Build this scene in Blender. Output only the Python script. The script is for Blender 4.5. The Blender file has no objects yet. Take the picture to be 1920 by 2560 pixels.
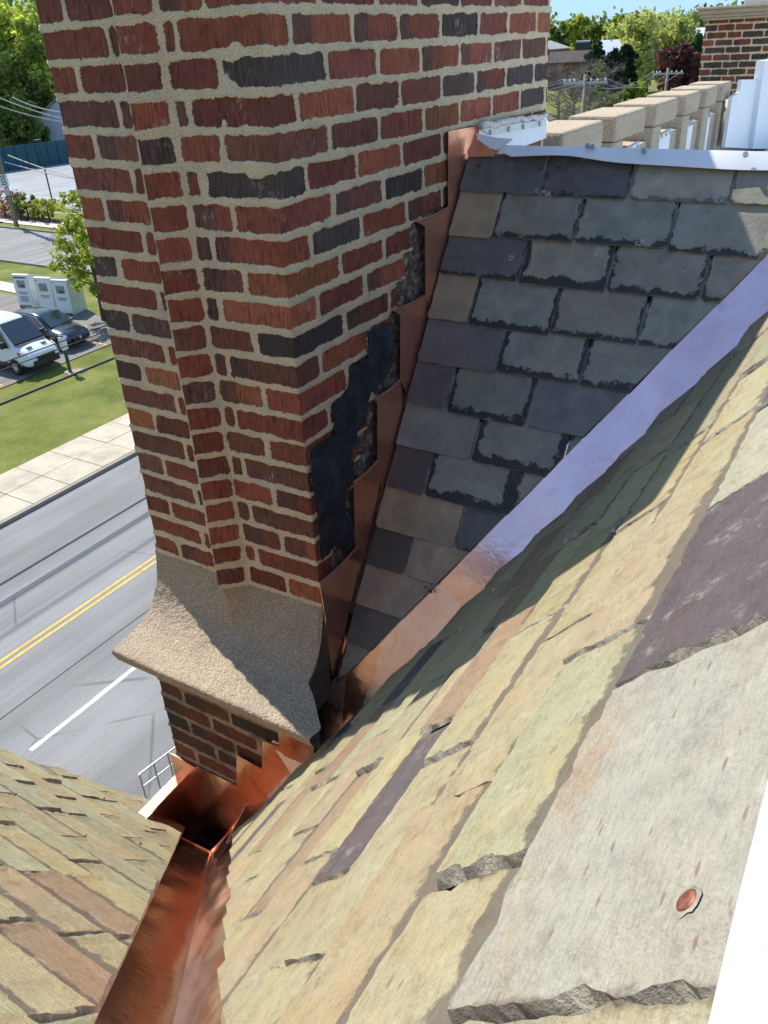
import bpy, math, random
import numpy as np
R = math.radians
random.seed(7)
rng = np.random.default_rng(7)
sc = bpy.context.scene
COL = sc.collection

# ------------------------------------------------------------------ camera
F_PX = 2014.6                      # focal length in pixels of a 1920 px wide frame
MW = np.array([[0.83773, 0.0, 0.0]] * 3)
def _basis(pitch, roll, yaw):
    up = np.array([math.sin(roll)*math.cos(pitch), math.cos(roll)*math.cos(pitch), math.sin(pitch)])
    fw = np.array([0, 0, -1.]); h = fw - up*(fw@up); h /= np.linalg.norm(h)
    rt = np.cross(h, up)
    Y = h*math.cos(yaw) + rt*math.sin(yaw); X = np.cross(Y, up)
    return np.stack([X, Y, up])
MW = _basis(R(30.2211), R(-3.1529), R(32.9754))   # rows: world axes in camera space
cam_d = bpy.data.cameras.new('camera'); cam = bpy.data.objects.new('camera', cam_d); COL.objects.link(cam)
cam_d.sensor_fit = 'HORIZONTAL'; cam_d.sensor_width = 36; cam_d.lens = F_PX/1920*36
cam_d.clip_start = 0.02; cam_d.clip_end = 4000
from mathutils import Matrix, Vector
cam.matrix_world = Matrix([[*MW[i], 0] for i in range(3)] + [[0, 0, 0, 1]])
sc.camera = cam

# ------------------------------------------------------------------ light
SUN_EL, SUN_AZ = 50.0, 161.0       # direction towards the sun, azimuth counted from +X
w = bpy.data.worlds.new('World'); sc.world = w; w.use_nodes = True
nt = w.node_tree; bg = nt.nodes['Background']
sky = nt.nodes.new('ShaderNodeTexSky'); sky.sky_type = 'NISHITA'; sky.sun_disc = False
sky.sun_elevation = R(SUN_EL); sky.sun_rotation = R(90 - SUN_AZ)
sky.altitude = 2500; sky.air_density = 1.0; sky.dust_density = 0.05; sky.ozone_density = 2.0
mxs = nt.nodes.new('ShaderNodeMix'); mxs.data_type = 'RGBA'; mxs.blend_type = 'DARKEN'; mxs.inputs[0].default_value = 1
nt.links.new(sky.outputs[0], mxs.inputs[6]); mxs.inputs[7].default_value = (1.45, 2.25, 2.75, 1)   # keeps the horizon from burning out
nt.links.new(mxs.outputs[2], bg.inputs[0]); bg.inputs[1].default_value = 0.15
sd = bpy.data.lights.new('sun', 'SUN'); sun = bpy.data.objects.new('sun', sd); COL.objects.link(sun)
sd.energy = 2.9; sd.angle = R(0.5); sd.color = (1, .95, .87)
s_to = Vector((math.cos(R(SUN_EL))*math.cos(R(SUN_AZ)), math.cos(R(SUN_EL))*math.sin(R(SUN_AZ)), math.sin(R(SUN_EL))))
sun.rotation_euler = s_to.to_track_quat('Z', 'Y').to_euler()
sc.view_settings.view_transform = 'Standard'; sc.view_settings.look = 'None'
sc.view_settings.exposure = 1.3; sc.view_settings.gamma = 1
sc.cycles.max_bounces = 8; sc.cycles.diffuse_bounces = 4; sc.cycles.glossy_bounces = 6
sc.cycles.use_denoising = True

# ------------------------------------------------------------------ survey helpers
def wray(x, y):
    return MW @ np.array([x-960., 1280.-y, -F_PX])
def on(x, y, n, d):
    r = wray(x, y); return r*(d/(np.array(n, float)@r))
GZ = -13.0
def G(x, y, dz=0.0):
    p = on(x, y, (0, 0, 1), GZ); p[2] += dz; return p
def far(x, y, dist):
    r = wray(x, y); return r*(dist/math.hypot(r[0], r[1]))

# ------------------------------------------------------------------ object helpers
def tag(o, label=None, cat=None, group=None, kind=None):
    if label: o['label'] = label
    if cat: o['category'] = cat
    if group: o['group'] = group
    if kind: o['kind'] = kind
    return o
def empty(name, loc=(0, 0, 0), label=None, cat=None, group=None, kind=None, rz=0):
    o = bpy.data.objects.new(name, None); COL.objects.link(o); o.location = loc; o.rotation_euler = (0, 0, rz)
    o.empty_display_size = .1
    return tag(o, label, cat, group, kind)
def mesh(name, verts, faces, mat, parent=None, uv=None, uv2=None, col=None, smooth=False, fattr=None):
    """uv/uv2/col are per-vertex arrays; vertices are in world space unless parent is given with local space verts"""
    me = bpy.data.meshes.new(name)
    if isinstance(verts, np.ndarray): verts = verts.tolist()
    if isinstance(faces, np.ndarray): faces = faces.tolist()
    me.from_pydata(verts, [], faces)
    me.materials.append(mat)
    n = len(me.loops)
    li = np.empty(n, np.int32); me.loops.foreach_get('vertex_index', li)
    for nm, a in (('UVMap', uv), ('UV2', uv2)):
        if a is not None:
            l = me.uv_layers.new(name=nm)
            l.data.foreach_set('uv', np.asarray(a, np.float32)[li].ravel())
    if col is not None:
        c = np.asarray(col, np.float32)
        if c.shape[1] == 3: c = np.c_[c, np.ones(len(c))]
        ca = me.color_attributes.new('col', 'FLOAT_COLOR', 'POINT'); ca.data.foreach_set('color', c.astype(np.float32).ravel())
    if fattr is not None:
        for k, a in fattr.items():
            at = me.attributes.new(k, 'FLOAT', 'POINT'); at.data.foreach_set('value', np.asarray(a, np.float32))
    if smooth: me.polygons.foreach_set('use_smooth', np.ones(len(me.polygons), bool))
    me.update()
    o = bpy.data.objects.new(name, me); COL.objects.link(o)
    if parent is not None: o.parent = parent
    return o
class MB:
    def __init__(s): s.v = []; s.f = []; s.c = []
    def add(s, v, f, c=None):
        b = len(s.v); s.v += [tuple(map(float, p)) for p in v]; s.f += [tuple(i+b for i in q) for q in f]
        if c is not None: s.c += [tuple(c)]*len(v)
        return s
    def box(s, a, b, c=None):
        (x0, y0, z0), (x1, y1, z1) = a, b
        v = [(x, y, z) for z in (z0, z1) for y in (y0, y1) for x in (x0, x1)]
        return s.add(v, [(0, 2, 3, 1), (4, 5, 7, 6), (0, 1, 5, 4), (1, 3, 7, 5), (3, 2, 6, 7), (2, 0, 4, 6)], c)
    def tube(s, pts, r, n=8, c=None, cap=True):
        pts = [np.array(p, float) for p in pts]; rs = r if hasattr(r, '__len__') else [r]*len(pts)
        V = []; Fc = []
        for i, p in enumerate(pts):
            d = pts[min(i+1, len(pts)-1)] - pts[max(i-1, 0)]; d /= (np.linalg.norm(d)+1e-12)
            a = np.cross(d, (0, 0, 1) if abs(d[2]) < .9 else (1, 0, 0)); a /= np.linalg.norm(a); b = np.cross(d, a)
            V += [p + rs[i]*(a*math.cos(2*math.pi*k/n) + b*math.sin(2*math.pi*k/n)) for k in range(n)]
        for i in range(len(pts)-1):
            for k in range(n):
                Fc.append((i*n+k, i*n+(k+1) % n, (i+1)*n+(k+1) % n, (i+1)*n+k))
        if cap: Fc += [tuple(range(n))[::-1], tuple((len(pts)-1)*n+k for k in range(n))]
        return s.add(V, Fc, c)
    def prism(s, poly, off, c=None):
        """extrude polygon (3D points) by vector off"""
        n = len(poly); off = np.array(off, float)
        v = [np.array(p, float) for p in poly] + [np.array(p, float)+off for p in poly]
        f = [tuple(range(n))[::-1], tuple(range(n, 2*n))] + [(i, (i+1) % n, (i+1) % n+n, i+n) for i in range(n)]
        return s.add(v, f, c)
    def build(s, name, mat, parent=None, smooth=False, bevel=0):
        o = mesh(name, s.v, s.f, mat, parent, col=s.c if s.c else None, smooth=smooth)
        if bevel:
            m = o.modifiers.new('b', 'BEVEL'); m.width = bevel; m.segments = 2; m.limit_method = 'ANGLE'
        return o

# ------------------------------------------------------------------ noise in numpy
def _h(ix, iy, s):
    n = (ix.astype(np.int64)*374761393 + iy.astype(np.int64)*668265263 + s*974634777) & 0xffffffff
    n = ((n ^ (n >> 13))*1274126177) & 0xffffffff
    n = n ^ (n >> 16)
    return (n & 0xffff)/65535.0
def vn(x, y, s=0):
    ix = np.floor(x); iy = np.floor(y); fx = x-ix; fy = y-iy
    fx = fx*fx*(3-2*fx); fy = fy*fy*(3-2*fy); ix = ix.astype(np.int64); iy = iy.astype(np.int64)
    a = _h(ix, iy, s); b = _h(ix+1, iy, s); c = _h(ix, iy+1, s); d = _h(ix+1, iy+1, s)
    return (a*(1-fx)+b*fx)*(1-fy)+(c*(1-fx)+d*fx)*fy
def fbm(x, y, s=0, o=3):
    t = 0; a = .5; tot = 0
    for k in range(o):
        t = t + a*vn(x*2**k, y*2**k, s+k*17); tot += a; a *= .5
    return t/tot

# ------------------------------------------------------------------ materials
class NT:
    def __init__(s, name):
        s.m = bpy.data.materials.new(name); s.m.use_nodes = True; s.t = s.m.node_tree
        s.b = s.t.nodes['Principled BSDF']
    def n(s, typ, **k):
        nd = s.t.nodes.new(typ)
        for a, v in k.items():
            if hasattr(nd, a) and not isinstance(v, bpy.types.NodeSocket) and a not in ('inputs',):
                try: setattr(nd, a, v); continue
                except Exception: pass
        return nd
    def l(s, a, b): s.t.links.new(a, b)
    def inp(s, sock, v):
        if isinstance(v, bpy.types.NodeSocket): s.l(v, sock)
        else:
            try: sock.default_value = v
            except Exception: sock.default_value = (*v, 1) if hasattr(v, '__len__') else (v,)*3
    def coord(s, kind='Object'):
        return s.n('ShaderNodeTexCoord').outputs[kind]
    def uv(s, name='UVMap'):
        n = s.n('ShaderNodeUVMap'); n.uv_map = name; return n.outputs[0]
    def attr(s, name, out='Color'):
        n = s.n('ShaderNodeAttribute'); n.attribute_name = name; return n.outputs[out]
    def mapp(s, v, scale=(1, 1, 1), rot=(0, 0, 0)):
        n = s.n('ShaderNodeMapping'); s.l(v, n.inputs[0]); n.inputs['Scale'].default_value = scale; n.inputs['Rotation'].default_value = rot
        return n.outputs[0]
    def noise(s, v, scale, detail=4, rough=.6, dist=0, out=0):
        n = s.n('ShaderNodeTexNoise'); s.l(v, n.inputs['Vector']); n.inputs['Scale'].default_value = scale
        n.inputs['Detail'].default_value = detail; n.inputs['Roughness'].default_value = rough; n.inputs['Distortion'].default_value = dist
        return n.outputs[out]
    def voro(s, v, scale, feature='F1', out='Distance'):
        n = s.n('ShaderNodeTexVoronoi'); n.feature = feature; s.l(v, n.inputs['Vector']); n.inputs['Scale'].default_value = scale
        return n.outputs[out]
    def ramp(s, f, stops, interp='LINEAR'):
        n = s.n('ShaderNodeValToRGB'); s.l(f, n.inputs[0]); cr = n.color_ramp; cr.interpolation = interp
        while len(cr.elements) < len(stops): cr.elements.new(.5)
        for e, (p, c) in zip(cr.elements, stops):
            e.position = p; e.color = (*c, 1) if hasattr(c, '__len__') else (c, c, c, 1)
        return n.outputs[0]
    def math(s, op, a, b=0, c=None, clamp=False):
        n = s.n('ShaderNodeMath'); n.operation = op; n.use_clamp = clamp
        s.inp(n.inputs[0], a); s.inp(n.inputs[1], b)
        if c is not None: s.inp(n.inputs[2], c)
        return n.outputs[0]
    def mix(s, f, a, b, mode='MIX'):
        n = s.n('ShaderNodeMix'); n.data_type = 'RGBA'; n.blend_type = mode
        s.inp(n.inputs[0], f); s.inp(n.inputs[6], a if isinstance(a, bpy.types.NodeSocket) else (*a, 1)); s.inp(n.inputs[7], b if isinstance(b, bpy.types.NodeSocket) else (*b, 1))
        return n.outputs[2]
    def mr(s, v, a, b, c=0, d=1, smooth=False):
        n = s.n('ShaderNodeMapRange'); n.clamp = True
        if smooth: n.interpolation_type = 'SMOOTHSTEP'
        s.l(v, n.inputs[0])
        for i, x in enumerate((a, b, c, d)): n.inputs[i+1].default_value = x
        return n.outputs[0]
    def sep(s, v):
        n = s.n('ShaderNodeSeparateXYZ'); s.l(v, n.inputs[0]); return n.outputs
    def bump(s, h, strength=.5, dist=.01, prev=None):
        n = s.n('ShaderNodeBump'); s.l(h, n.inputs['Height']); n.inputs['Strength'].default_value = strength; n.inputs['Distance'].default_value = dist
        if prev is not None: s.l(prev, n.inputs['Normal'])
        return n.outputs[0]
    def done(s, color=None, rough=.7, normal=None, metal=0, spec=.4, **k):
        if color is not None: s.inp(s.b.inputs['Base Color'], color if isinstance(color, bpy.types.NodeSocket) else (*color, 1))
        s.inp(s.b.inputs['Roughness'], rough); s.b.inputs['Metallic'].default_value = metal
        s.b.inputs['Specular IOR Level'].default_value = spec
        if normal is not None: s.l(normal, s.b.inputs['Normal'])
        for a, v in k.items(): s.inp(s.b.inputs[a], v)
        return s.m

def m_plain(name, col, rough=.6, metal=0, spec=.4, var=.15, sc_=8):
    t = NT(name); c = t.coord(); n = t.noise(c, sc_, 4)
    v = t.mr(n, .3, .7, 1-var, 1+var)
    cc = t.mix(1.0, col, v, 'MULTIPLY')
    return t.done(cc, rough, None, metal, spec)

def m_brick(name, dirt=0.0):
    t = NT(name); uv = t.uv(); col = t.attr('col'); mort = t.attr('mort', 'Fac')
    fine = t.noise(uv, 420, 3, .7); med = t.noise(uv, 60, 4, .65)
    e = t.math('ADD', mort, t.math('MULTIPLY', t.math('SUBTRACT', t.noise(uv, 130, 4, .7), .5), .012))
    mask = t.mr(e, -.0006, .0008)
    # raked texture: fine wavy vertical combing
    rk = t.noise(t.mapp(uv, (170, 20, 1)), 1, 5, .72, .35)
    rk2 = t.noise(t.mapp(uv, (110, 60, 1)), 1, 3, .6)
    comb = t.math('ADD', t.math('MULTIPLY', rk, .75), t.math('MULTIPLY', rk2, .25))
    bc = t.mix(t.mr(t.noise(uv, 11, 3, .6), .35, .62, .35, 1.0), col, t.ramp(comb, [(.38, .25), (.46, .75), (.56, 1.12), (.68, 1.6)]), 'MULTIPLY')
    bc = t.mix(t.mr(t.noise(uv, 34, 5, .7), .5, .72, 0, .5), bc, (.05, .04, .042))
    # pale efflorescence and smears
    eff = t.math('MULTIPLY', t.mr(t.noise(uv, 9, 3, .6), .60, .70), t.mr(t.noise(t.mapp(uv, (1, .4, 1)), 110, 4, .75), .52, .62))
    bc = t.mix(t.math('MULTIPLY', eff, .75), bc, (.46, .40, .36))
    pit = t.mr(t.voro(uv, 260), .0, .22)
    bc = t.mix(t.math('MULTIPLY', t.math('SUBTRACT', 1, pit), .55), bc, (.03, .02, .02))
    mc = t.ramp(t.noise(uv, 300, 3, .8), [(.3, (.17, .14, .10)), (.42, (.62, .48, .31)), (.6, (.90, .72, .46)), (.75, (.95, .82, .60))])
    mc = t.mix(t.mr(t.noise(uv, 14, 4, .6), .45, .75, 0, .5), mc, (.36, .33, .27))
    spk = t.mr(t.voro(uv, 330), .08, .2)
    mc = t.mix(t.math('MULTIPLY', t.math('SUBTRACT', 1, spk), .6), mc, (.07, .06, .05))
    dn = t.mr(t.noise(uv, 7, 5, .65), .28, .6, dirt*.4, dirt)
    out = t.mix(mask, bc, mc)
    if dirt: out = t.mix(dn, out, (.035, .028, .024))
    old = t.attr('old', 'Fac')
    oc = t.ramp(t.noise(uv, 45, 5, .75), [(.3, (.025, .024, .024)), (.43, (.10, .07, .06)), (.54, (.21, .14, .11)), (.64, (.46, .41, .36))])
    out = t.mix(old, out, oc)
    hb = t.math('ADD', t.math('MULTIPLY', comb, t.math('SUBTRACT', 1, mask)), t.math('MULTIPLY', fine, t.math('MULTIPLY', mask, 1.1)))
    nb = t.bump(hb, .95, .0035)
    return t.done(out, .88, nb, 0, .25)

def m_stone(name='pebbled_stone', tone=1.0, scale=1.0, dark=0):
    t = NT(name); c = t.coord()
    v = t.voro(c, 270*scale); v2 = t.voro(c, 120*scale)
    n = t.noise(c, 9*scale, 5, .6); pc = t.n('ShaderNodeTexVoronoi'); t.l(c, pc.inputs['Vector']); pc.inputs['Scale'].default_value = 270*scale
    peb = t.ramp(pc.outputs['Color'], [(.1, (.36*tone, .28*tone, .19*tone)), (.45, (.45*tone, .365*tone, .265*tone)), (.7, (.50*tone, .43*tone, .335*tone)), (.95, (.62*tone, .57*tone, .49*tone))])
    base = t.mix(t.mr(v, .25, .6), peb, (.25*tone, .19*tone, .13*tone))
    base = t.mix(t.mr(n, .45, .72, 0, .45), base, (.22*tone, .18*tone, .14*tone))
    if dark: base = t.mix(dark, base, (.05, .05, .05))
    h = t.math('ADD', t.math('SUBTRACT', 1, v), t.math('MULTIPLY', t.math('SUBTRACT', 1, v2), .8))
    return t.done(base, .85, t.bump(t.math('ADD', h, t.math('MULTIPLY', t.noise(c, 26, 5, .7), 1.5)), .8, .003/scale), 0, .25)

def m_copper(name='bright_copper', rough=.22, dirty=.35, spots=0.0, base=(.93, .56, .42), metal=1.0, bmp=.3):
    t = NT(name); c = t.coord()
    n = t.noise(c, 7, 5, .6, .6); n2 = t.noise(c, 38, 4, .65)
    st = t.mr(t.noise(c, 11, 5, .7, 1.2), .55, .75, 0, dirty)
    col = t.mix(t.mr(n, .3, .7), base, (base[0]*.9, base[1]*.80, base[2]*.74))
    col = t.mix(st, col, (.30, .11, .06))
    dr = t.voro(c, 420); dsel = t.noise(c, 60, 2)
    drop = t.math('MULTIPLY', t.mr(dr, .13, .17, 1, 0), t.mr(dsel, .5, .6))
    if spots: col = t.mix(t.math('MULTIPLY', drop, spots), col, (.75, .62, .55))
    ds = t.math('MULTIPLY', t.mr(t.voro(c, 95), .10, .16, 1, 0), t.mr(t.noise(c, 14, 2), .5, .62))
    col = t.mix(t.math('MULTIPLY', ds, .6), col, (.12, .05, .03))
    ro = t.mr(n2, .3, .7, rough*.8, rough*1.35)
    nb = t.bump(t.noise(c, 5, 3, .5, .3), bmp, .02); nb = t.bump(t.noise(c, 55, 2), .12, .003, nb)
    return t.done(col, ro, nb, metal, .5)

def m_slate_buff(name, E, SW=.028):
    """weathered buff/green/purple slates, colour per slate; UVMap in metres from the butt"""
    t = NT(name); uv = t.uv(); uv2 = t.uv('UV2'); col = t.attr('col')
    s = t.sep(uv); s2 = t.sep(uv2)
    addv = t.n('ShaderNodeVectorMath'); addv.operation = 'ADD'; t.l(uv, addv.inputs[0])
    cmb = t.n('ShaderNodeCombineXYZ'); t.l(t.math('MULTIPLY', s2[1], 31.7), cmb.inputs[0]); t.l(t.math('MULTIPLY', s2[1], 17.3), cmb.inputs[1]); t.l(cmb.outputs[0], addv.inputs[1])
    p = addv.outputs[0]
    warm = t.mr(t.noise(p, 7, 4, .6, .8), .46, .68)
    c = t.mix(t.math('MULTIPLY', warm, .55), col, t.mix(1, col, (1.08, .88, .70), 'MULTIPLY'))
    gy = t.mr(t.noise(p, 11, 4, .6), .5, .7)
    c = t.mix(t.math('MULTIPLY', gy, .4), c, t.mix(1, col, (.9, .97, .98), 'MULTIPLY'))
    c = t.mix(1, c, t.ramp(t.noise(t.mapp(p, (60, 300, 1), (0, 0, -.35)), 1, 5, .75), [(.32, .80), (.48, 1.0), (.7, 1.1)]), 'MULTIPLY')
    c = t.mix(1, c, t.ramp(t.noise(p, 30, 6, .8), [(.34, .74), (.48, 1.0), (.66, 1.12)]), 'MULTIPLY')
    c = t.mix(1, c, t.ramp(t.noise(p, 420, 3, .8), [(.3, .82), (.5, 1.0), (.7, 1.1)]), 'MULTIPLY')
    pale = t.math('MULTIPLY', t.mr(t.noise(p, 17, 5, .7), .54, .66), t.mr(t.noise(p, 130, 3, .7), .42, .6))
    c = t.mix(t.math('MULTIPLY', pale, .35), c, (.46, .45, .38))
    # elongated rusty specks
    sp = t.voro(t.mapp(p, (36, 150, 1), (0, 0, -.35)), 1); sel = t.noise(p, 34, 3)
    spm = t.math('MULTIPLY', t.mr(sp, .12, .22, 1, 0), t.mr(sel, .50, .58))
    c = t.mix(t.math('MULTIPLY', spm, .7), c, (.17, .09, .055))
    rs = t.math('MULTIPLY', t.mr(t.noise(p, 9, 3, .6), .56, .68), t.mr(t.noise(p, 75, 4, .75), .44, .6))
    c = t.mix(t.math('MULTIPLY', t.math('MULTIPLY', rs, t.mr(t.sep(col)[0], .12, .2)), .5), c, (.26, .13, .065))
    # flaky edges: dist to sides and butt
    ed = t.math('MINIMUM', t.math('MINIMUM', s[0], s2[0]), s[1])
    edn = t.math('ADD', ed, t.math('MULTIPLY', t.math('SUBTRACT', t.noise(p, 55, 4, .7), .5), .022))
    em = t.mr(edn, -.001, .0045, 1, 0)
    c = t.mix(t.math('MULTIPLY', em, .8), c, (.085, .062, .042))
    # dark strip just below the butt of the course above
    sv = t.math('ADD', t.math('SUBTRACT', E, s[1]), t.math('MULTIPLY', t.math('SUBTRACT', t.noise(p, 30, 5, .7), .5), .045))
    bk = t.attr('blk', 'Fac'); butt_band = t.math('MULTIPLY', t.math('MULTIPLY', t.mr(sv, SW, SW+.005, 1, 0), t.mr(sv, -.03, -.024)), bk)
    c = t.mix(t.math('MULTIPLY', butt_band, .74), c, (.078, .062, .055))
    h1 = t.noise(t.mapp(p, (26, 120, 1), (0, 0, -.3)), 1, 6, .72)
    h2 = t.noise(p, 20, 5, .65, .4)
    lay = t.math('DIVIDE', t.math('FLOOR', t.math('MULTIPLY', h2, 14)), 14)
    nearedge = t.mr(edn, .0, .03, 1, .12)
    hs = t.math('ADD', t.math('MULTIPLY', h1, .30), t.math('ADD', t.math('MULTIPLY', h2, .4), t.math('MULTIPLY', lay, t.math('MULTIPLY', nearedge, 1.6))))
    hs = t.math('ADD', hs, t.math('MULTIPLY', t.noise(p, 380, 3, .7), .10))
    step = t.math('MULTIPLY', t.mr(edn, -.004, .008), .6)
    nb = t.bump(t.math('ADD', hs, step), 1.0, .0065)
    return t.done(c, .7, nb, 0, .35)

def m_slate_dark(name):
    t = NT(name); uv = t.uv(); uv2 = t.uv('UV2'); col = t.attr('col'); blk = t.attr('blk', 'Fac')
    s = t.sep(uv); s2 = t.sep(uv2)
    addv = t.n('ShaderNodeVectorMath'); addv.operation = 'ADD'; t.l(uv, addv.inputs[0])
    cmb = t.n('ShaderNodeCombineXYZ'); t.l(t.math('MULTIPLY', s2[1], 31.7), cmb.inputs[0]); t.l(t.math('MULTIPLY', s2[1], 17.3), cmb.inputs[1]); t.l(cmb.outputs[0], addv.inputs[1])
    p = addv.outputs[0]
    c = t.mix(1, col, t.ramp(t.noise(p, 16, 6, .65, .5), [(.3, .72), (.5, 1), (.7, 1.25)]), 'MULTIPLY')
    c = t.mix(t.mr(t.noise(p, 6, 4, .6, .6), .5, .7, 0, .5), c, t.mix(1, col, (1.25, 1.05, .8), 'MULTIPLY'))
    c = t.mix(t.mr(t.noise(t.mapp(p, (90, 18, 1)), 1, 5, .75), .62, .72, 0, .35), c, (.20, .20, .20))
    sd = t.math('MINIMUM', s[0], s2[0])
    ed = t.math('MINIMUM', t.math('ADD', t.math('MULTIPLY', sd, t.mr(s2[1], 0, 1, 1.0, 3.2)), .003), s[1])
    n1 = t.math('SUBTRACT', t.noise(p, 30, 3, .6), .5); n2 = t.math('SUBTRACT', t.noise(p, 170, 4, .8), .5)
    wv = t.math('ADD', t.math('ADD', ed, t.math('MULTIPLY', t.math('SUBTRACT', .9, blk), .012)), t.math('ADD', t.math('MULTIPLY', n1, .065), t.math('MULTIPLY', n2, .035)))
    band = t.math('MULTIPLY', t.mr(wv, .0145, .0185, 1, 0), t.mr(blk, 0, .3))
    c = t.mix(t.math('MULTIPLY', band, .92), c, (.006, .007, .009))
    vein = t.math('MULTIPLY', t.mr(t.math('ABSOLUTE', t.math('SUBTRACT', t.noise(p, 75, 4, .7, 1.5), .5)), .0, .014, 1, 0), t.mr(ed, .002, .012, 1, 0))
    c = t.mix(t.math('MULTIPLY', vein, .45), c, (.19, .19, .18))
    rim = t.mr(ed, .0012, .0025, 1, 0)
    c = t.mix(t.math('MULTIPLY', rim, .35), c, (.16, .165, .165))
    lic = t.math('MULTIPLY', t.mr(t.noise(p, 13, 2), .68, .72), t.mr(t.noise(p, 150, 3, .7), .46, .52))
    c = t.mix(lic, c, (.42, .38, .30))
    h = t.math('ADD', t.noise(p, 40, 6, .7), t.math('MULTIPLY', t.noise(t.mapp(p, (110, 30, 1), (0, 0, .9)), 1, 5, .7), .5))
    return t.done(c, t.mr(t.noise(p, 20, 3), .3, .7, .38, .62), t.bump(h, .5, .0035), 0, .5)

def m_slate_side(name):
    t = NT(name); c = t.coord()
    n = t.noise(t.mapp(c, (30, 30, 30)), 1, 6, .7)
    cc = t.ramp(n, [(.3, (.05, .045, .04)), (.42, (.19, .165, .13)), (.56, (.33, .29, .23)), (.72, (.48, .44, .36))])
    return t.done(cc, .7, t.bump(t.noise(c, 160, 5, .7), .8, .004), 0, .4)

def m_leaf(name, c1, c2, transl=.35):
    t = NT(name); oi = t.attr('col')
    c = t.mix(t.sep(oi)[0], c1, c2)
    dif = t.b; t.inp(dif.inputs['Base Color'], c); dif.inputs['Roughness'].default_value = .55; dif.inputs['Specular IOR Level'].default_value = .25
    tr = t.n('ShaderNodeBsdfTranslucent'); t.l(t.mix(1, c, (1.3, 1.3, .7), 'MULTIPLY'), tr.inputs[0])
    mx = t.n('ShaderNodeMixShader'); mx.inputs[0].default_value = transl
    out = t.t.nodes['Material Output']; t.l(dif.outputs[0], mx.inputs[1]); t.l(tr.outputs[0], mx.inputs[2]); t.l(mx.outputs[0], out.inputs[0])
    return t.m

def m_asphalt(name, col, wheel=True, scale=1):
    t = NT(name); c = t.coord()
    n = t.noise(t.mapp(c, (1, .04, 1)), 1.1, 4, .6); f = t.noise(c, 28, 4, .8); b = t.noise(c, .25, 4, .6)
    cc = t.mix(1, col, t.ramp(n, [(.35, .80), (.5, 1.0), (.65, 1.2)]), 'MULTIPLY')
    cc = t.mix(1, cc, t.ramp(f, [(.3, .72), (.5, 1), (.7, 1.3)]), 'MULTIPLY')
    cc = t.mix(1, cc, t.ramp(b, [(.3, .88), (.7, 1.1)]), 'MULTIPLY')
    cr = t.mr(t.voro(t.mapp(c, (1, 1, 1)), .16, 'DISTANCE_TO_EDGE'), 0, .006, 1, 0)
    cr = t.math('MULTIPLY', cr, t.mr(t.noise(c, .3, 2), .48, .55))
    cc = t.mix(t.math('MULTIPLY', cr, .5), cc, (.03, .03, .03))
    return t.done(cc, .82, t.bump(f, .3, .01), 0, .3)

def m_grass(name='lawn_grass'):
    t = NT(name); c = t.coord()
    a = t.noise(c, .35, 4, .6); b = t.noise(c, 3.5, 5, .7); f = t.noise(t.mapp(c, (1, 1, 1)), 26, 4, .8)
    cc = t.ramp(a, [(.35, (.10, .125, .022)), (.5, (.155, .175, .034)), (.65, (.22, .22, .065))])
    cc = t.mix(t.mr(b, .5, .75, 0, .55), cc, (.23, .22, .085))
    cc = t.mix(1, cc, t.ramp(f, [(.3, .55), (.5, 1.), (.7, 1.35)]), 'MULTIPLY')
    return t.done(cc, .9, t.bump(f, .8, .05), 0, .15)

def m_concrete(name, col, joint=None):
    t = NT(name); c = t.coord()
    n = t.noise(c, 1.3, 5, .65); f = t.noise(c, 30, 3, .7)
    cc = t.mix(1, col, t.ramp(n, [(.3, .8), (.5, 1), (.7, 1.12)]), 'MULTIPLY'); cc = t.mix(1, cc, t.ramp(f, [(.3, .88), (.7, 1.1)]), 'MULTIPLY')
    cc = t.mix(t.mr(t.noise(c, .5, 4, .7), .58, .72, 0, .4), cc, (.20, .17, .13))
    return t.done(cc, .85, t.bump(f, .2, .01), 0, .25)

M = {}
M['brick'] = m_brick('raked_red_brick'); M['brick_dirty'] = m_brick('dirty_red_brick', .75)
M['stone'] = m_stone('pebbled_stone', 1.25, 1.05); M['stone_side'] = m_stone('broken_stone', .7, .8, .3)
M['stone_far'] = m_stone('parapet_stone', 1.55, 1.2)
M['copper'] = m_copper('bright_copper', .2, .3); M['copper_valley'] = m_copper('valley_copper', .13, .25, 0, (.90, .62, .60), 1.0, .12)
M['copper_wet'] = m_copper('gutter_copper', .16, .4, .9, (.92, .62, .50), 1.0, .05); M['copper_dull'] = m_copper('handled_copper', .36, .4, 0, (.85, .43, .29), .85)
M['copper_pink'] = m_copper('sunlit_copper', .5, .8, 0, (.50, .27, .20))
M['copper_dark'] = m_plain('box_shade_copper', (.035, .02, .015), .6, 0, var=.5, sc_=30)  # near-black colour stands in for the shade deep in the drain box
t = NT('sunlit_membrane'); c = t.coord()
M['white2'] = t.done(t.mix(t.mr(t.noise(c, 9, 5, .7), .45, .75, 0, .6), (.47, .48, .50), (.36, .36, .36)), .5, t.bump(t.math('ADD', t.noise(c, 14, 4, .6), t.math('MULTIPLY', t.noise(c, 300, 2), .15)), .6, .008), 0, .4)
M['copper_low'] = m_copper('lapped_copper', .30, .3, 0, (1.0, .70, .60), 1.0, .25)
EX = .1215
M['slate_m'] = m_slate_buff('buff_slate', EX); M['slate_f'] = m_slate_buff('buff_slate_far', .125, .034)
M['slate_s'] = m_slate_dark('dark_slate'); M['slate_side'] = m_slate_side('slate_edge')
M['deck'] = m_plain('roof_deck', (.03, .025, .02)); M['lead'] = None
M['white'] = m_plain('white_membrane', (.74, .76, .79), .45, var=.05, sc_=5)
M['bar'] = m_plain('termination_bar', (.62, .64, .62), .5, var=.2, sc_=40)
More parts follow.
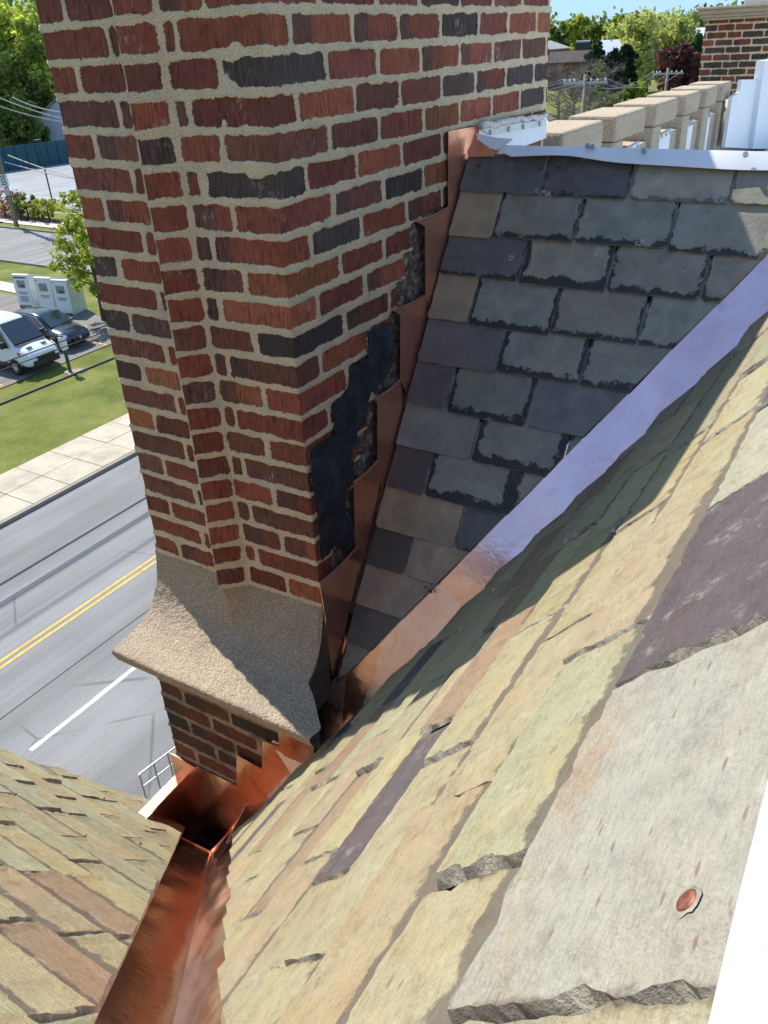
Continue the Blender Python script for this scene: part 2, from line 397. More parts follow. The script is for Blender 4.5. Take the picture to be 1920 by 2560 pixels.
M['caulk'] = m_plain('caulk', (.62, .55, .50), .7, var=.35, sc_=60)
M['metal'] = m_plain('galvanised', (.35, .36, .37), .4, .7)
M['nail'] = m_plain('copper_nail', (.30, .13, .10), .65, 1.0, var=.4, sc_=300)
t = NT('black_lead'); c = t.coord()
M['lead'] = t.done(t.ramp(t.noise(c, 18, 5, .65, .5), [(.3, (.012, .014, .019)), (.55, (.028, .034, .046)), (.72, (.06, .07, .09)), (.85, (.2, .21, .22))]), t.mr(t.noise(c, 9, 3), .3, .7, .34, .6), t.bump(t.noise(c, 16, 6, .65, .5), 1.0, .02), 0, .5)
M['black'] = m_plain('black', (.012, .012, .013), .7)
M['asphalt'] = m_asphalt('street_asphalt', (.20, .198, .195)); M['lot'] = m_asphalt('parking_asphalt', (.26, .27, .285)); M['lot2'] = m_asphalt('old_asphalt', (.17, .155, .14))
M['grass'] = m_grass(); M['walk'] = m_concrete('sidewalk_concrete', (.46, .40, .31)); M['walk2'] = m_concrete('pale_concrete', (.55, .49, .40)); M['curb'] = m_concrete('curb_concrete', (.30, .26, .21))
M['yellow'] = m_plain('yellow_paint', (.62, .36, .055), .7, var=.3, sc_=6); M['whitep'] = m_plain('white_paint', (.62, .62, .60), .7, var=.25, sc_=6)
M['bark'] = m_plain('bark', (.11, .085, .065), .9, var=.4, sc_=4); M['twig'] = m_plain('grey_twig', (.17, .145, .135), .9, var=.3, sc_=3)
M['wood'] = m_plain('pole_wood', (.20, .165, .13), .85, var=.3, sc_=2); M['wire'] = m_plain('wire_black', (.02, .02, .02), .5); M['wire_pale'] = m_plain('wire_pale', (.40, .40, .38), .5)
M['tyre'] = m_plain('tyre', (.02, .02, .02), .8); M['rim'] = m_plain('alloy', (.55, .56, .58), .3, .8)
t = NT('tinted_glass'); M['glass'] = t.done((.03, .045, .05), .06, None, 0, 1.0)
t = NT('blue_paint'); M['blue'] = t.done((.012, .018, .045), .22, None, .35, .6, **{'Coat Weight': .8})
t = NT('van_white'); M['van'] = t.done((.66, .68, .68), .3, None, 0, .5, **{'Coat Weight': .4})
M['plastic'] = m_plain('black_plastic', (.02, .02, .022), .5); M['lampg'] = m_plain('headlamp', (.6, .62, .62), .12, .3, 1); M['amber'] = m_plain('amber', (.45, .12, .03), .3)
M['binw'] = m_plain('bin_white', (.62, .64, .62), .5, var=.1, sc_=2); M['bing'] = m_plain('bin_grey', (.50, .53, .47), .5, var=.1, sc_=2); M['rust'] = m_plain('rust', (.24, .10, .04), .85, var=.5, sc_=6)
M['text'] = m_plain('dark_text', (.03, .03, .035), .6); M['green_text'] = m_plain('green_text', (.10, .25, .12), .6); M['orange'] = m_plain('orange_mark', (.55, .20, .10), .6)
M['signw'] = m_plain('sign_white', (.70, .72, .74), .5, var=.03); M['signpink'] = m_plain('faded_sign', (.55, .45, .48), .5)
M['postg'] = m_plain('post_green', (.05, .085, .055), .6, var=.3)
M['teal'] = m_plain('teal_fence', (.02, .085, .115), .7, var=.1, sc_=.5); M['house'] = m_plain('house_white', (.55, .57, .60), .7, var=.06, sc_=.4); M['roofg'] = m_plain('roof_grey', (.27, .29, .27), .8, var=.2, sc_=1)
M['roofbrown'] = m_plain('roof_brown', (.075, .055, .05), .85, var=.25, sc_=1); M['roofdark'] = m_plain('roof_dark', (.04, .05, .055), .8); M['roofwhite'] = m_plain('roof_white', (.55, .60, .68), .55, var=.08, sc_=.3)
M['brickfar'] = m_plain('far_brick', (.17, .085, .065), .85, var=.3, sc_=1)
M['mulch'] = m_plain('mulch', (.04, .03, .028), .9, var=.4, sc_=2)
M['flue'] = m_plain('clay_flue', (.62, .58, .52), .7, var=.1)

# ==================================================================== STRUCTURE: ground
def sheet(name, pts, z, mat, kind='structure', label=None, cat=None, parent=None):
    o = mesh(name, [(p[0], p[1], GZ+z) for p in pts], [tuple(range(len(pts)))], mat, parent)
    if kind: o['kind'] = kind
    return tag(o, label, cat)
KX = -22.75                                  # far kerb of the street
sheet('ground', [(-3500, -3500), (3500, -3500), (3500, 3500), (-3500, 3500)], -.02, M['grass'])
sheet('street', [(KX, -120), (-5.2, -120), (-5.2, 420), (KX, 420)], .0, M['asphalt'])
sheet('side_street', [(KX, 37.6), (KX, 46.2), (-300, 50), (-300, 40.5)], .004, M['asphalt'])
def kerb(name, a, b, wd=.16, h=.13):
    a = np.array(a, float); b = np.array(b, float); d = (b-a)/np.linalg.norm(b-a); n = np.array([-d[1], d[0]])*wd
    q = MB(); q.prism([(*a, GZ-.05), (*b, GZ-.05), (*(b+n), GZ-.05), (*(a+n), GZ-.05)], (0, 0, h+.05))
    o = q.build(name, M['curb'], bevel=.02); o['kind'] = 'structure'; return o
kerb('street_kerb', (KX, -40), (KX, 37.5)); kerb('street_kerb', (KX, 46.4), (KX, 200))
kerb('side_street_kerb', (KX-.3, 37.4), (-200, 39.6), -.16); kerb('side_street_kerb', (KX-.3, 46.4), (-200, 49.3), .16)
# sidewalk in slabs, two wide, with open joints
q = MB()
for i in range(-14, 24):
    for j in range(2):
        y0 = i*1.52; x0 = KX-.18-1.5*(j+1)
        dz = random.uniform(-.006, .006); q.box((x0+.012, y0+.012, GZ+.0), (x0+1.488, y0+1.508, GZ+.12+dz))
o = q.build('sidewalk', M['walk'], bevel=.01); o['kind'] = 'structure'
sheet('front_walk', [(-5.2, -60), (-2.9, -60), (-2.9, 200), (-5.2, 200)], .1, M['walk'])
sheet('dirt_verge', [(KX-.3, 46.6), (-110, 50.2), (-110, 52.6), (KX-.3, 49)], .05, M['walk2'])
sheet('dirt_verge', [(-50, 46.9), (-62, 47.6), (-62, 51), (-50, 50.4)], .06, M['curb'])
sheet('grass_walk', [(-43, 33.0), (-110, 38.2), (-110, 36.6), (-43, 31.6)], .03, M['walk2'])
# small car park with the vans
lot = [G(*p) for p in [(150, 905), (105, 945), (40, 960), (0, 1000), (-300, 1010), (-400, 700), (0, 730), (95, 755), (230, 770), (150, 800), (215, 880)]]
sheet('car_park', [(-33.9, 18.0), (-34.1, 28.0), (-38.5, 30.4), (-41.0, 31.4), (-60, 31.8), (-60, 18.0)], .02, M['lot2'])
q = MB()
for yy in (20.6, 23.6, 26.9):
    q.box((-39.5, yy, GZ+.024), (-34.2, yy+.1, GZ+.028))
o = q.build('stall_marking', M['yellow']); o['kind'] = 'structure'
# far large parking lot
sheet('parking_lot', [(-72, 56), (-150, 64), (-150, 108), (-60, 100), (-40, 53)], .03, M['lot'])
q = MB()
for k, (a, b) in enumerate([((0, 489), (190, 500)), ((0, 499), (195, 512)), ((60, 530), (190, 535))]):
    A = G(*a, .036); B = G(*b, .036); d = (B-A)/np.linalg.norm(B-A); n = np.cross(d, (0, 0, 1))*.09
    q.add([A-n, B-n, B+n, A+n], [(0, 1, 2, 3)])
o = q.build('lot_marking', M['whitep']); o['kind'] = 'structure'
# street paint
q = MB()
for x in (-16.92, -16.70):
    q.box((x-.045, -60, GZ+.003), (x+.045, 300, GZ+.007))
o = q.build('yellow_centre_line', M['yellow']); o['kind'] = 'structure'
q = MB()
for i in range(-5, 30):
    y0 = 6.4+i*12.2
    pts = []; n = 14
    for k in range(n+1): pts.append((-13.75+random.uniform(-.012, .012), y0+3.05*k/n, GZ+.004))
    for k in range(n, -1, -1): pts.append((-13.63+random.uniform(-.012, .012), y0+3.05*k/n, GZ+.004))
    q.add(pts, [tuple(range(len(pts)))])
o = q.build('white_lane_dash', M['whitep']); o['kind'] = 'structure'
q = MB()
for x0, ww in ((-15.15, .035),):
    q.box((x0, -60, GZ+.002), (x0+ww, 300, GZ+.0035))
o = q.build('asphalt_seam', M['black']); o['kind'] = 'structure'

# ==================================================================== BRICK WALLS (real relief)
CH = .0677
def brick_wall(name, path, z0, z1, zref, joints, mat, parent, du=.003, dz=.003, oldfn=None, seed=1, relief=1.0, dark=.14, smears=()):
    """path: plan polyline; relief mesh with bricks standing between thick smeared mortar"""
    path = [np.array(p, float) for p in path]
    seg = [np.linalg.norm(path[i+1]-path[i]) for i in range(len(path)-1)]
    us = []; P = []; N = []
    acc = 0
    for i, L in enumerate(seg):
        k = max(2, int(round(L/du))); d = (path[i+1]-path[i])/L; n = np.array([d[1], -d[0]])
        for j in range(k + (1 if i == len(seg)-1 else 0)):
            us.append(acc+L*j/k); P.append(path[i]+d*L*j/k)
            if j == 0 and i > 0:
                dp = (path[i]-path[i-1])/seg[i-1]; m = n+np.array([dp[1], -dp[0]]); m = m/max(.5, (m@m)/2); N.append(m)
            else: N.append(n)
        acc += L
    us = np.array(us); P = np.array(P); N = np.array(N)
    nz = int((z1-z0)/dz)+1; zs = np.linspace(z0, z1, nz)
    U, Z = np.meshgrid(us, zs)
    wob = (fbm(U*2.2+seed, Z*.7+3, seed, 2)-.5)*.006
    rowf = (Z+wob-zref)/CH; row = np.floor(rowf).astype(int); fz = (rowf-row)*CH
    dzed = np.minimum(fz, CH-fz)-.0090
    dued = np.zeros_like(U); bid = np.zeros(U.shape, int); rel = np.zeros_like(U)
    for r in range(row.min(), row.max()+1):
        js = np.array(joints(r)); m = row == r
        if not m.any(): continue
        k = np.searchsorted(js, U[m]); lo = js[np.clip(k-1, 0, len(js)-1)]; hi = js[np.clip(k, 0, len(js)-1)]
        a = np.where(k > 0, U[m]-lo, 9); b = np.where(k < len(js), hi-U[m], 9)
        dued[m] = np.minimum(a, b)-.0080; bid[m] = r*97+k; rel[m] = a
    rr = .008
    q1 = np.clip(rr-dued, 0, None); q2 = np.clip(rr-dzed, 0, None)
    ins = np.minimum(dued, dzed); ins = np.where((q1 > 0) & (q2 > 0), rr-np.hypot(q1, q2), ins)
    wv = (fbm(U*38, Z*38, seed+5, 3)-.5)*.0095 + (vn(U*9, Z*9, seed+9)-.5)*.004
    mort = -ins + wv - .0006
    for (su, sz, sr1, sr2) in smears: mort = mort+.014*np.exp(-(((U-su)/sr1)**2+((Z-sz)/sr2)**2)**1.5)*(.4+1.2*fbm(U*60, Z*60, seed+90, 3))
    old = np.zeros_like(U)
    if oldfn is not None: old = oldfn(U, Z, path)
    mask = np.clip((mort+.0015)/.003, 0, 1); mask = mask*mask*(3-2*mask)
    rnd = _h(bid, bid*3+1, seed+31)
    hb = -.0012 + (rnd-.5)*.0035 + (fbm(U*120, Z*30, seed+2, 2)-.5)*.0022
    hm = .0012 + (fbm(U*55, Z*55, seed+3, 3)-.5)*.0048 + (vn(U*300, Z*300, seed+4)-.5)*.0016
    h = (hb*(1-mask)+hm*mask)*relief
    oh = -.010 + (fbm(U*22, Z*22, seed+8, 3)-.5)*.02
    h = h*(1-old)+oh*old
    X = P[None, :, 0]+N[None, :, 0]*h; Y = P[None, :, 1]+N[None, :, 1]*h
    V = np.stack([X, Y, Z], -1).reshape(-1, 3)
    nu = len(us); I = np.arange(nz*nu).reshape(nz, nu)
    Fc = np.stack([I[:-1, :-1], I[:-1, 1:], I[1:, 1:], I[1:, :-1]], -1).reshape(-1, 4)
    # colours
    r1 = _h(bid, bid*7+5, seed+41); r2 = _h(bid, bid*11+2, seed+43); r3 = _h(bid, bid*13+2, seed+47)
    red = np.array([.31, .088, .048]); orange = np.array([.35, .128, .056]); brown = np.array([.19, .082, .055]); blk = np.array([.085, .060, .052]); mar = np.array([.21, .062, .042])
    c = red+(mar-red)*r2[..., None]
    c = np.where((r1 > .50)[..., None], orange+(red-orange)*r2[..., None], c)
    c = np.where((r1 > .68)[..., None], brown+(mar-brown)*r2[..., None]*.7, c)
    c = np.where((r1 > 1-dark)[..., None], blk+(brown-blk)*(r2[..., None]**2)*.5, c)
    # flashed ends on some bricks
    fl = ((r3 > .72) & (rel < .05+.03*r2)).astype(float); c = c*(1-fl[..., None]*.62)+blk*fl[..., None]*.6
    c = c*(.8+.4*_h(bid, bid+9, seed+51))[..., None]*(.82+.36*fbm(U*17, Z*17, seed+70, 3))[..., None]
    o = mesh(name, V, Fc, mat, parent, uv=np.stack([U.ravel(), Z.ravel()], -1), col=c.reshape(-1, 3), smooth=True,
             fattr={'mort': mort.ravel(), 'old': old.ravel()})
    return o

XA, YA = -1.097, 1.360
XL, YB = -1.70, 2.805
CTOP = .42
chim = empty('brick_chimney', (-1.4, 2.0, -1.28), 'tall red brick chimney with thick buff mortar and pointed rib, filling the left half', 'chimney')
def loc(o):   # keep world-space verts under a moved parent
    return o
def rel_to(parent, o):
    o.parent = parent; o.matrix_parent_inverse = Matrix.Translation(parent.location).inverted(); return o
path = [(XL, 1.95), (XL, YA-.004), (-1.462, YA-.004), (-1.402, YA-.064), (-1.342, YA-.004), (XA, YA), (XA, YB), (-1.45, YB)]
u0 = 1.95-(YA-.004); uI = u0+.238; uB = uI+.0849; uC = uB+.0849; uA = uC+.245
def joints(r):
    rnd = random.Random(r*5+3); j = lambda v, a=.009: v+rnd.uniform(-a, a)
    if r % 2 == 0:
        L = [j(u0-.5), j(u0-.3), j(u0-.1), j(u0+.203), uI, j(uC-.002, .003), j(uC+.045)] + [j(uA+.1+.2045*k) for k in range(9)]
    else:
        L = [j(u0-.4), j(u0-.2), j(u0+.096), uI, j(uC-.002, .003), j(uC+.13, .012)] + [j(uA+.2+.2045*k) for k in range(9)]
    return L
def slate_line_y(z):            # where the shaded slate slope meets the chimney face
    return 1.459+(z+1.478)*(2.27-1.459)/(-.2116+1.478)
def oldfn(U, Z, path):
    y = YA+(U-uA); lim = slate_line_y(np.floor((Z+.0056)/CH)*CH)-.20+ (fbm(U*14, Z*14, 77, 2)-.5)*.05
    m = (U > uA) & (Z < -.40) & (y > lim) & (Z > -1.35)
    return m.astype(float)
bw = brick_wall('brickwork', path, -1.30, CTOP, -.0056, joints, M['brick'], None, oldfn=oldfn, seed=3, smears=[(uC+(on(px_, py_, (0, 1, 0), YA)[0]+1.342), on(px_, py_, (0, 1, 0), YA)[2], a_, b_) for px_, py_, a_, b_ in [(590, 112, .012, .022), (582, 188, .016, .030), (512, 452, .018, .020), (540, 545, .026, .018), (640, 440, .02, .008), (560, 300, .01, .012)]], du=.0034, dz=.0034, dark=.11); rel_to(chim, bw)
q = MB(); q.box((XL+.03, YA+.06, -3.2), (XA-.03, YB-.03, CTOP-.05)); rel_to(chim, q.build('core', M['black']))
q = MB(); q.box((XL-.04, YA-.08, CTOP), (XA+.04, YB+.04, CTOP+.11)); rel_to(chim, q.build('stone_cap', M['stone'], bevel=.02))

# stone water table: concave profile, extruded along the chimney front
prof = [(1.362, -1.272), (1.357, -1.30), (1.350, -1.345), (1.336, -1.395), (1.314, -1.44), (1.284, -1.472), (1.245, -1.493), (1.195, -1.505), (1.122, -1.510), (1.118, -1.520), (1.135, -1.56), (1.20, -1.60), (1.26, -1.61), (1.36, -1.61)]
nx = 150; xs = np.linspace(XL-.012, -.985, nx)
# resample profile
pr = np.array(prof); dl = np.r_[0, np.cumsum(np.hypot(*np.diff(pr, axis=0).T))]; ss = np.linspace(0, dl[-1], 150)
py = np.interp(ss, dl, pr[:, 0]); pz = np.interp(ss, dl, pr[:, 1])
for _ in range(3): py[1:-1] = (py[:-2]+py[1:-1]*2+py[2:])/4; pz[1:-1] = (pz[:-2]+pz[1:-1]*2+pz[2:])/4
Xg, Sg = np.meshgrid(xs, ss); Yg = np.repeat(py[:, None], nx, 1); Zg = np.repeat(pz[:, None], nx, 1)
# the rib dies into the stone
rb = np.clip(1-np.abs(Xg+1.402)/.06, 0, 1)*np.clip((Zg+1.45)/.17, 0, 1)*(Sg < .4)
Yg = Yg-rb*.062
rough = (fbm(Xg*160, Sg*160, 5, 2)-.5)*.004+(fbm(Xg*12, Sg*12, 6, 3)-.5)*.008
Yg = Yg-rough*.7; Zg = Zg+rough*.7*(Sg < .45)
# upper part ends at the chimney corner, only the flare runs on past it
cut = np.clip((Xg-(XA-.0))/(-.985-XA), 0, 1)
lim = XA+.005+(.107)*np.clip((1.262-Yg)/.10, 0, 1)**.8
Xg = np.minimum(Xg, lim)
Xg = np.where(cut > .0, Xg-(fbm(Sg*14, Sg*3, 12, 2)-.3)*.03*cut, Xg)
V = np.stack([Xg, Yg, Zg], -1).reshape(-1, 3); I = np.arange(nx*150).reshape(150, nx)
Fc = np.stack([I[:-1, :-1], I[1:, :-1], I[1:, 1:], I[:-1, 1:]], -1).reshape(-1, 4)
st = mesh('stone_water_table', V, Fc, M['stone'], None, smooth=True); rel_to(chim, st)
ringL = [tuple(V[i]) for i in I[:, 0]]; ringR = [tuple(V[i]) for i in I[:, -1]]
q = MB(); q.add(ringL, [tuple(range(150))]); rel_to(st, q.build('stone_end', M['stone'])); st.children[0].matrix_parent_inverse = Matrix.Identity(4)
q = MB(); q.add(ringR, [tuple(range(150))]); e2 = q.build('broken_end', M['stone_side']); e2.parent = st
for ch in st.children: ch.parent = st; ch.matrix_parent_inverse = Matrix.Identity(4)

# brickwork under the stone
def joints2(r):
    rnd = random.Random(r*7+1); off = .1 if r % 2 else .2
    return [rnd.uniform(-.008, .008)+off+.203*k for k in range(-1, 9)]
bw2 = brick_wall('lower_brickwork', [(XL+.0, 1.55), (XL+.0, 1.245), (-1.06, 1.245)], -2.35, -1.56, -2.046, joints2, M['brick_dirty'], None, seed=11, du=.004, dz=.004, dark=.3); rel_to(chim, bw2)

# lead patch on the side face
PX = XA+.004
lead_px = [(918, 828), (972, 806), (979, 828), (988, 876), (979, 908), (966, 939), (940, 965), (921, 987), (912, 1053), (890, 1069), (893, 1097), (877, 1129), (882, 1180), (874, 1215), (855, 1252), (858, 1275), (871, 1284), (887, 1338), (877, 1366), (858, 1385), (855, 1366), (836, 1366), (804, 1398), (795, 1389), (801, 1306), (779, 1211), (778, 1123), (827, 1091), (836, 1085), (830, 1015), (871, 971), (874, 920), (918, 892)]
def rough_poly(pts, step=.012, amp=.004, sd_=1):
    rr_ = random.Random(sd_); out = []
    for i in range(len(pts)):
        a = np.array(pts[i]); b = np.array(pts[(i+1) % len(pts)]); L = np.linalg.norm(b-a); k = max(1, int(L/step))
        for j in range(k):
            out.append(a+(b-a)*j/k+np.array([0, rr_.uniform(-amp, amp), rr_.uniform(-amp, amp)]))
    return out
lp = rough_poly([on(*p, (1, 0, 0), PX) for p in lead_px], .009, .005)
q = MB(); q.prism(lp, (.004, 0, 0)); rel_to(chim, q.build('lead_patch', M['lead']))

# copper step flashings against the side face, one piece per step
def slab(pts, off): 
    q = MB(); q.prism(pts, off); return q
steps = [
    [(1120, 328), (1200, 314), (1184, 372), (1159, 470), (1118, 610), (1120, 520)],
    [(1041, 555), (1120, 520), (1121, 590), (1098, 690), (1075, 780), (1063, 740), (1062, 566)],
    [(985, 777), (1063, 739), (1066, 790), (1045, 895), (1017, 985), (1000, 950), (1000, 788)],
    [(937, 999), (1001, 949), (1005, 1010), (985, 1110), (955, 1232), (943, 1160), (943, 1010)],
    [(883, 1208), (944, 1151), (950, 1200), (925, 1330), (897, 1440), (887, 1370), (884, 1218)],
    [(798, 1461), (888, 1372), (905, 1380), (868, 1540), (862, 1615), (830, 1690), (822, 1640), (812, 1540)]]
for i, s in enumerate(steps):
    a = [on(*p, (1, 0, 0), XA+.008+.0018*(i % 2)) for p in s]
    o = slab(a, (.0016, 0, 0)).build('step_flashing', M['copper_dull'] if i < 5 else M['copper'])
    rel_to(chim, o)
    # folded top lip let into the mortar joint
    if i:
        A, B = a[0], a[1]; q = MB(); q.tube([A+(.001, 0, .002), (A+B)/2+(.004, 0, -.001), B+(.002, 0, .002)], .0035, 6); l = q.build('lip', M['copper_dull']); l.parent = o
q = MB(); A_ = np.array([-1.099, 1.40, -1.545]); B_ = np.array([-1.099, 2.27, -.215]); q.prism([A_, B_, B_+(.02, 0, 0), A_+(.02, 0, 0)], (0, .004, -.003)); rel_to(chim, q.build('flashing_foot', M['copper_dull']))
# torn white membrane and its bar where the flat roof meets the chimney
bp = [on(*p, (1, 0, 0), XA+.012) for p in [(1196, 318), (1364, 292), (1364, 345), (1290, 372), (1200, 352)]]
q = MB(); q.prism(bp, (.003, 0, 0)); mf = rel_to(chim, q.build('membrane_upstand', M['white']))
a = [on(*p, (1, 0, 0), XA+.018) for p in [(1197, 322), (1363, 299), (1363, 314), (1222, 336)]]
q = MB(); q.prism(a, (.003, 0, 0)); bar = rel_to(chim, q.build('termination_bar', M['bar']))
for p in [(1226, 331), (1272, 323), (1308, 317), (1349, 309)]:
    c0 = on(*p, (1, 0, 0), XA+.022); q = MB(); q.tube([c0, c0+(.004, 0, 0)], .0075, 10); bo = q.build('bolt', M['metal']); bo.parent = bar
q = MB(); pts = []
for k in range(14):
    f = k/13; p = on(1197+f*167, 318-f*25-4*random.random(), (1, 0, 0), XA+.016); pts.append(p+(random.uniform(0, .006), 0, random.uniform(-.002, .006)))
q.tube(pts, [random.uniform(.006, .012) for _ in pts], 6); rel_to(chim, q.build('caulk_bead', M['caulk'], smooth=True))

# copper flashings stepped up the lower front brickwork
def k4(x, y): return (240+x/2.514, 1600+y/2.514)
YF = 1.236
for i, s in enumerate([[(885, 720), (1045, 810), (1210, 850), (1100, 1000), (960, 1080), (885, 905)],
                       [(1045, 630), (1160, 672), (1300, 720), (1350, 800), (1170, 930), (1045, 812)],
                       [(1145, 545), (1370, 625), (1372, 780), (1220, 800), (1155, 672)]]):
    a = [on(*k4(*p), (0, 1, 0), YF-.0022*i) for p in s]
    rel_to(chim, slab(a, (0, -.0016, 0)).build('step_flashing', M['copper']))

# ==================================================================== SLATE ROOFS
def clip_poly(poly, a, b):
    """keep part of 2D poly on the left of line a->b"""
    out = []; ax, ay = a; dx, dy = b[0]-a[0], b[1]-a[1]
    side = lambda p: dx*(p[1]-ay)-dy*(p[0]-ax)
    for i in range(len(poly)):
        p, q_ = poly[i], poly[(i+1) % len(poly)]; sp, sq = side(p), side(q_)
        if sp >= 0: out.append(p)
        if (sp >= 0) != (sq >= 0):
            t_ = sp/(sp-sq); out.append((p[0]+(q_[0]-p[0])*t_, p[1]+(q_[1]-p[1])*t_))
    return out
def slates(name, n, d, across, upv, flip, courses, clips, mat, parent, e, T, colfn, tfn, seed=0, rough=.0022, step=.008, chip=.004, length=1.9, lift=.0, corner=0):
    """courses: list of (butt, [joint positions]); coordinates s along 'across', v along 'upv'"""
    rnd = random.Random(seed); n = np.array(n, float); across = np.array(across, float); upv = np.array(upv, float)
    V = []; F_ = []; UV = []; UV2 = []; C = []; B = []; mi = []
    L = e*length
    org = n*d
    for ci, (b, js) in enumerate(courses):
        for k in range(len(js)-1):
            s0 = js[k]+.0012+rnd.uniform(0, .0015); s1 = js[k+1]-.0012-rnd.uniform(0, .0015); wd = s1-s0
            bb = b+rnd.uniform(-.004, .004); top = min(bb+L, getattr(slates, 'top', 9))
            if top-bb < .02: continue
            c1, c2 = (rnd.uniform(.2, 1)*corner, rnd.uniform(.2, 1)*corner)
            base = [(s0+c1, bb), (s1-c2, bb), (s1, bb+c2), (s1, top), (s0, top), (s0, bb+c1)] if corner else [(s0, bb), (s1, bb), (s1, top), (s0, top)]
            poly = []
            sk = rnd.uniform(-.004, .004)
            ph = rnd.uniform(0, 50)
            for i in range(len(base)):
                p = base[i]; q_ = base[(i+1) % len(base)]; Ls = math.hypot(q_[0]-p[0], q_[1]-p[1]); kk = max(1, int(Ls/step))
                for j in range(kk):
                    f = j/kk; x = p[0]+(q_[0]-p[0])*f; y = p[1]+(q_[1]-p[1])*f
                    a_ = (fbm(np.array([x*60+ph]), np.array([y*60+ph]), seed, 3)[0]-.5)*rough*3.2
                    poly.append((x+a_+sk*(y-bb)/L, y+(a_ if j else 0)))
            for c_ in clips:
                if len(poly) >= 3: poly = clip_poly(poly, *c_)
            if len(poly) < 3: continue
            ar = abs(sum(poly[i][0]*poly[(i+1) % len(poly)][1]-poly[(i+1) % len(poly)][0]*poly[i][1] for i in range(len(poly)))/2)
            if ar < .0004: continue
            cs, tk, bk = colfn(ci, k, rnd); t_ = tfn(ci, k, rnd)
            r1_ = rnd.random(); lf = rnd.uniform(0, lift); tw = rnd.uniform(-.0015, .0015)
            cx = sum(p[0] for p in poly)/len(poly); cy = sum(p[1] for p in poly)/len(poly)
            nb = len(V); m_ = len(poly)
            def off(x, y): return -2.15*T*min(1, max(0, (y-bb)/L)) + 0.0 + lf*(1-min(1, (y-bb)/L)) + tw*(x-s0)/wd
            for (x, y) in poly:                                   # bottom ring
                P_ = org+across*x+upv*y+n*(off(x, y)-t_); V.append(P_)
                UV.append((x-s0, y-bb)); UV2.append((s1-x, r1_)); C.append(cs); B.append(bk)
            lastj = 0
            for i, (x, y) in enumerate(poly):                     # top ring, chipped back a little
                dx, dy = cx-x, cy-y; l_ = math.hypot(dx, dy)+1e-9
                cj = chip*(.15+.85*fbm(np.array([x*70+9]), np.array([y*70+ph]), seed+3, 2)[0]**1.5*2)
                dxx = cj*np.sign(dx)*min(1, abs(dx)/(wd*.35)); dyy = cj*np.sign(dy)*min(1, abs(dy)/(L*.35))
                X_, Y_ = x+dxx, y+dyy
                P_ = org+across*X_+upv*Y_+n*off(x, y); V.append(P_)
                UV.append((X_-s0, Y_-bb)); UV2.append((s1-X_, r1_)); C.append(cs); B.append(bk)
            ring = list(range(m_))
            F_.append(tuple(nb+m_+i for i in (ring if not flip else ring[::-1]))); mi.append(0)
            for i in ring:
                j = (i+1) % m_
                qd = (nb+i, nb+j, nb+m_+j, nb+m_+i); F_.append(qd if not flip else qd[::-1]); mi.append(1)
    o = mesh(name, V, F_, mat, parent, uv=UV, uv2=UV2, col=np.array(C), fattr={'blk': B})
    o.data.materials.append(M['slate_side']); o.data.polygons.foreach_set('material_index', np.array(mi, np.int32))
    return o

def course_joints(lo, hi, w0, w1, rnd, start=None):
    js = [lo+rnd.uniform(0, .2)-.2 if start is None else start]
    while js[0] > lo: js.insert(0, js[0]-rnd.uniform(w0, w1))
    while js[-1] < hi: js.append(js[-1]+rnd.uniform(w0, w1))
    return js

PAL = [(0.288, 0.253, 0.144), (0.282, 0.258, 0.155), (0.299, 0.250, 0.150), (0.271, 0.253, 0.161), (0.294, 0.233, 0.144), (0.277, 0.250, 0.155), (0.292, 0.261, 0.155), (0.296, 0.250, 0.139), (0.237, 0.167, 0.107)]
def buff(ci, k, r_, purple=.07):
    u = r_.random()
    if u < purple: c_ = (.10, .078, .086)
    elif u < purple+.045: c_ = (.18, .185, .165)
    else: c_ = r_.choice(PAL)
    f = r_.uniform(.88, 1.1); return tuple(x*f for x in c_)+(1,), 0, (0. if ci == 0 else 1.)

# -- main slope under the camera, falling to the street
nM = np.array([-.8012, 0, .5984]); nM /= np.linalg.norm(nM); dM = -.165; tM = np.array([.5984, 0, .8012]); tM /= np.linalg.norm(tM)
roofM = empty('slate_roof', tuple(nM*dM+tM*-1.2+np.array([0, .8, 0])), 'sunlit roof slope of thick buff and green slates filling the lower right', 'slate roof')
spec_j = {0: ([-.34, -.08, .186, .447, .735, 1.0, 1.26, 1.52, 1.80, 2.06, 2.32]), 1: [-.2, .045, .304, .565, .83, 1.09, 1.36, 1.62, 1.9, 2.2],
          2: [-.1, .165, .429, .698, .96, 1.22, 1.5, 1.75, 2.0, 2.3], 3: [-.2, .02, .285, .548, .80, 1.06, 1.33, 1.6, 1.86, 2.1], 4: [-.08, .16, .418, .665, .93, 1.2, 1.45, 1.71, 2.0]}
spec_c = {(0, 2): (.282, .266, .222), (0, 3): (.085, .066, .072), (1, 2): (0.282, 0.266, 0.166), (1, 3): (0.299, 0.239, 0.150), (0, 1): (0.288, 0.246, 0.155), (1, 1): (0.299, 0.261, 0.161), (2, 2): (0.299, 0.253, 0.155), (4, 2): (.092, .072, .074),
          (3, 2): (0.288, 0.253, 0.155), (2, 1): (0.294, 0.233, 0.139), (0, 4): (0.305, 0.291, 0.214), (1, 4): (0.294, 0.255, 0.150), (0, 5): (.09, .072, .078), (2, 3): (0.294, 0.250, 0.150), (3, 3): (0.296, 0.261, 0.155), (3, 1): (0.288, 0.255, 0.155)}
cs = []
for k in range(22):
    rnd = random.Random(100+k); js = spec_j.get(k) or course_joints(-.3, 2.4, .22, .29, rnd)
    cs.append((-.392-EX*k, js))
def colM(ci, k, r_):
    c_ = buff(ci, k, r_)
    if (ci, k) in spec_c: return (*spec_c[(ci, k)], 1), 0, (0. if ci == 0 else 1.)
    return c_
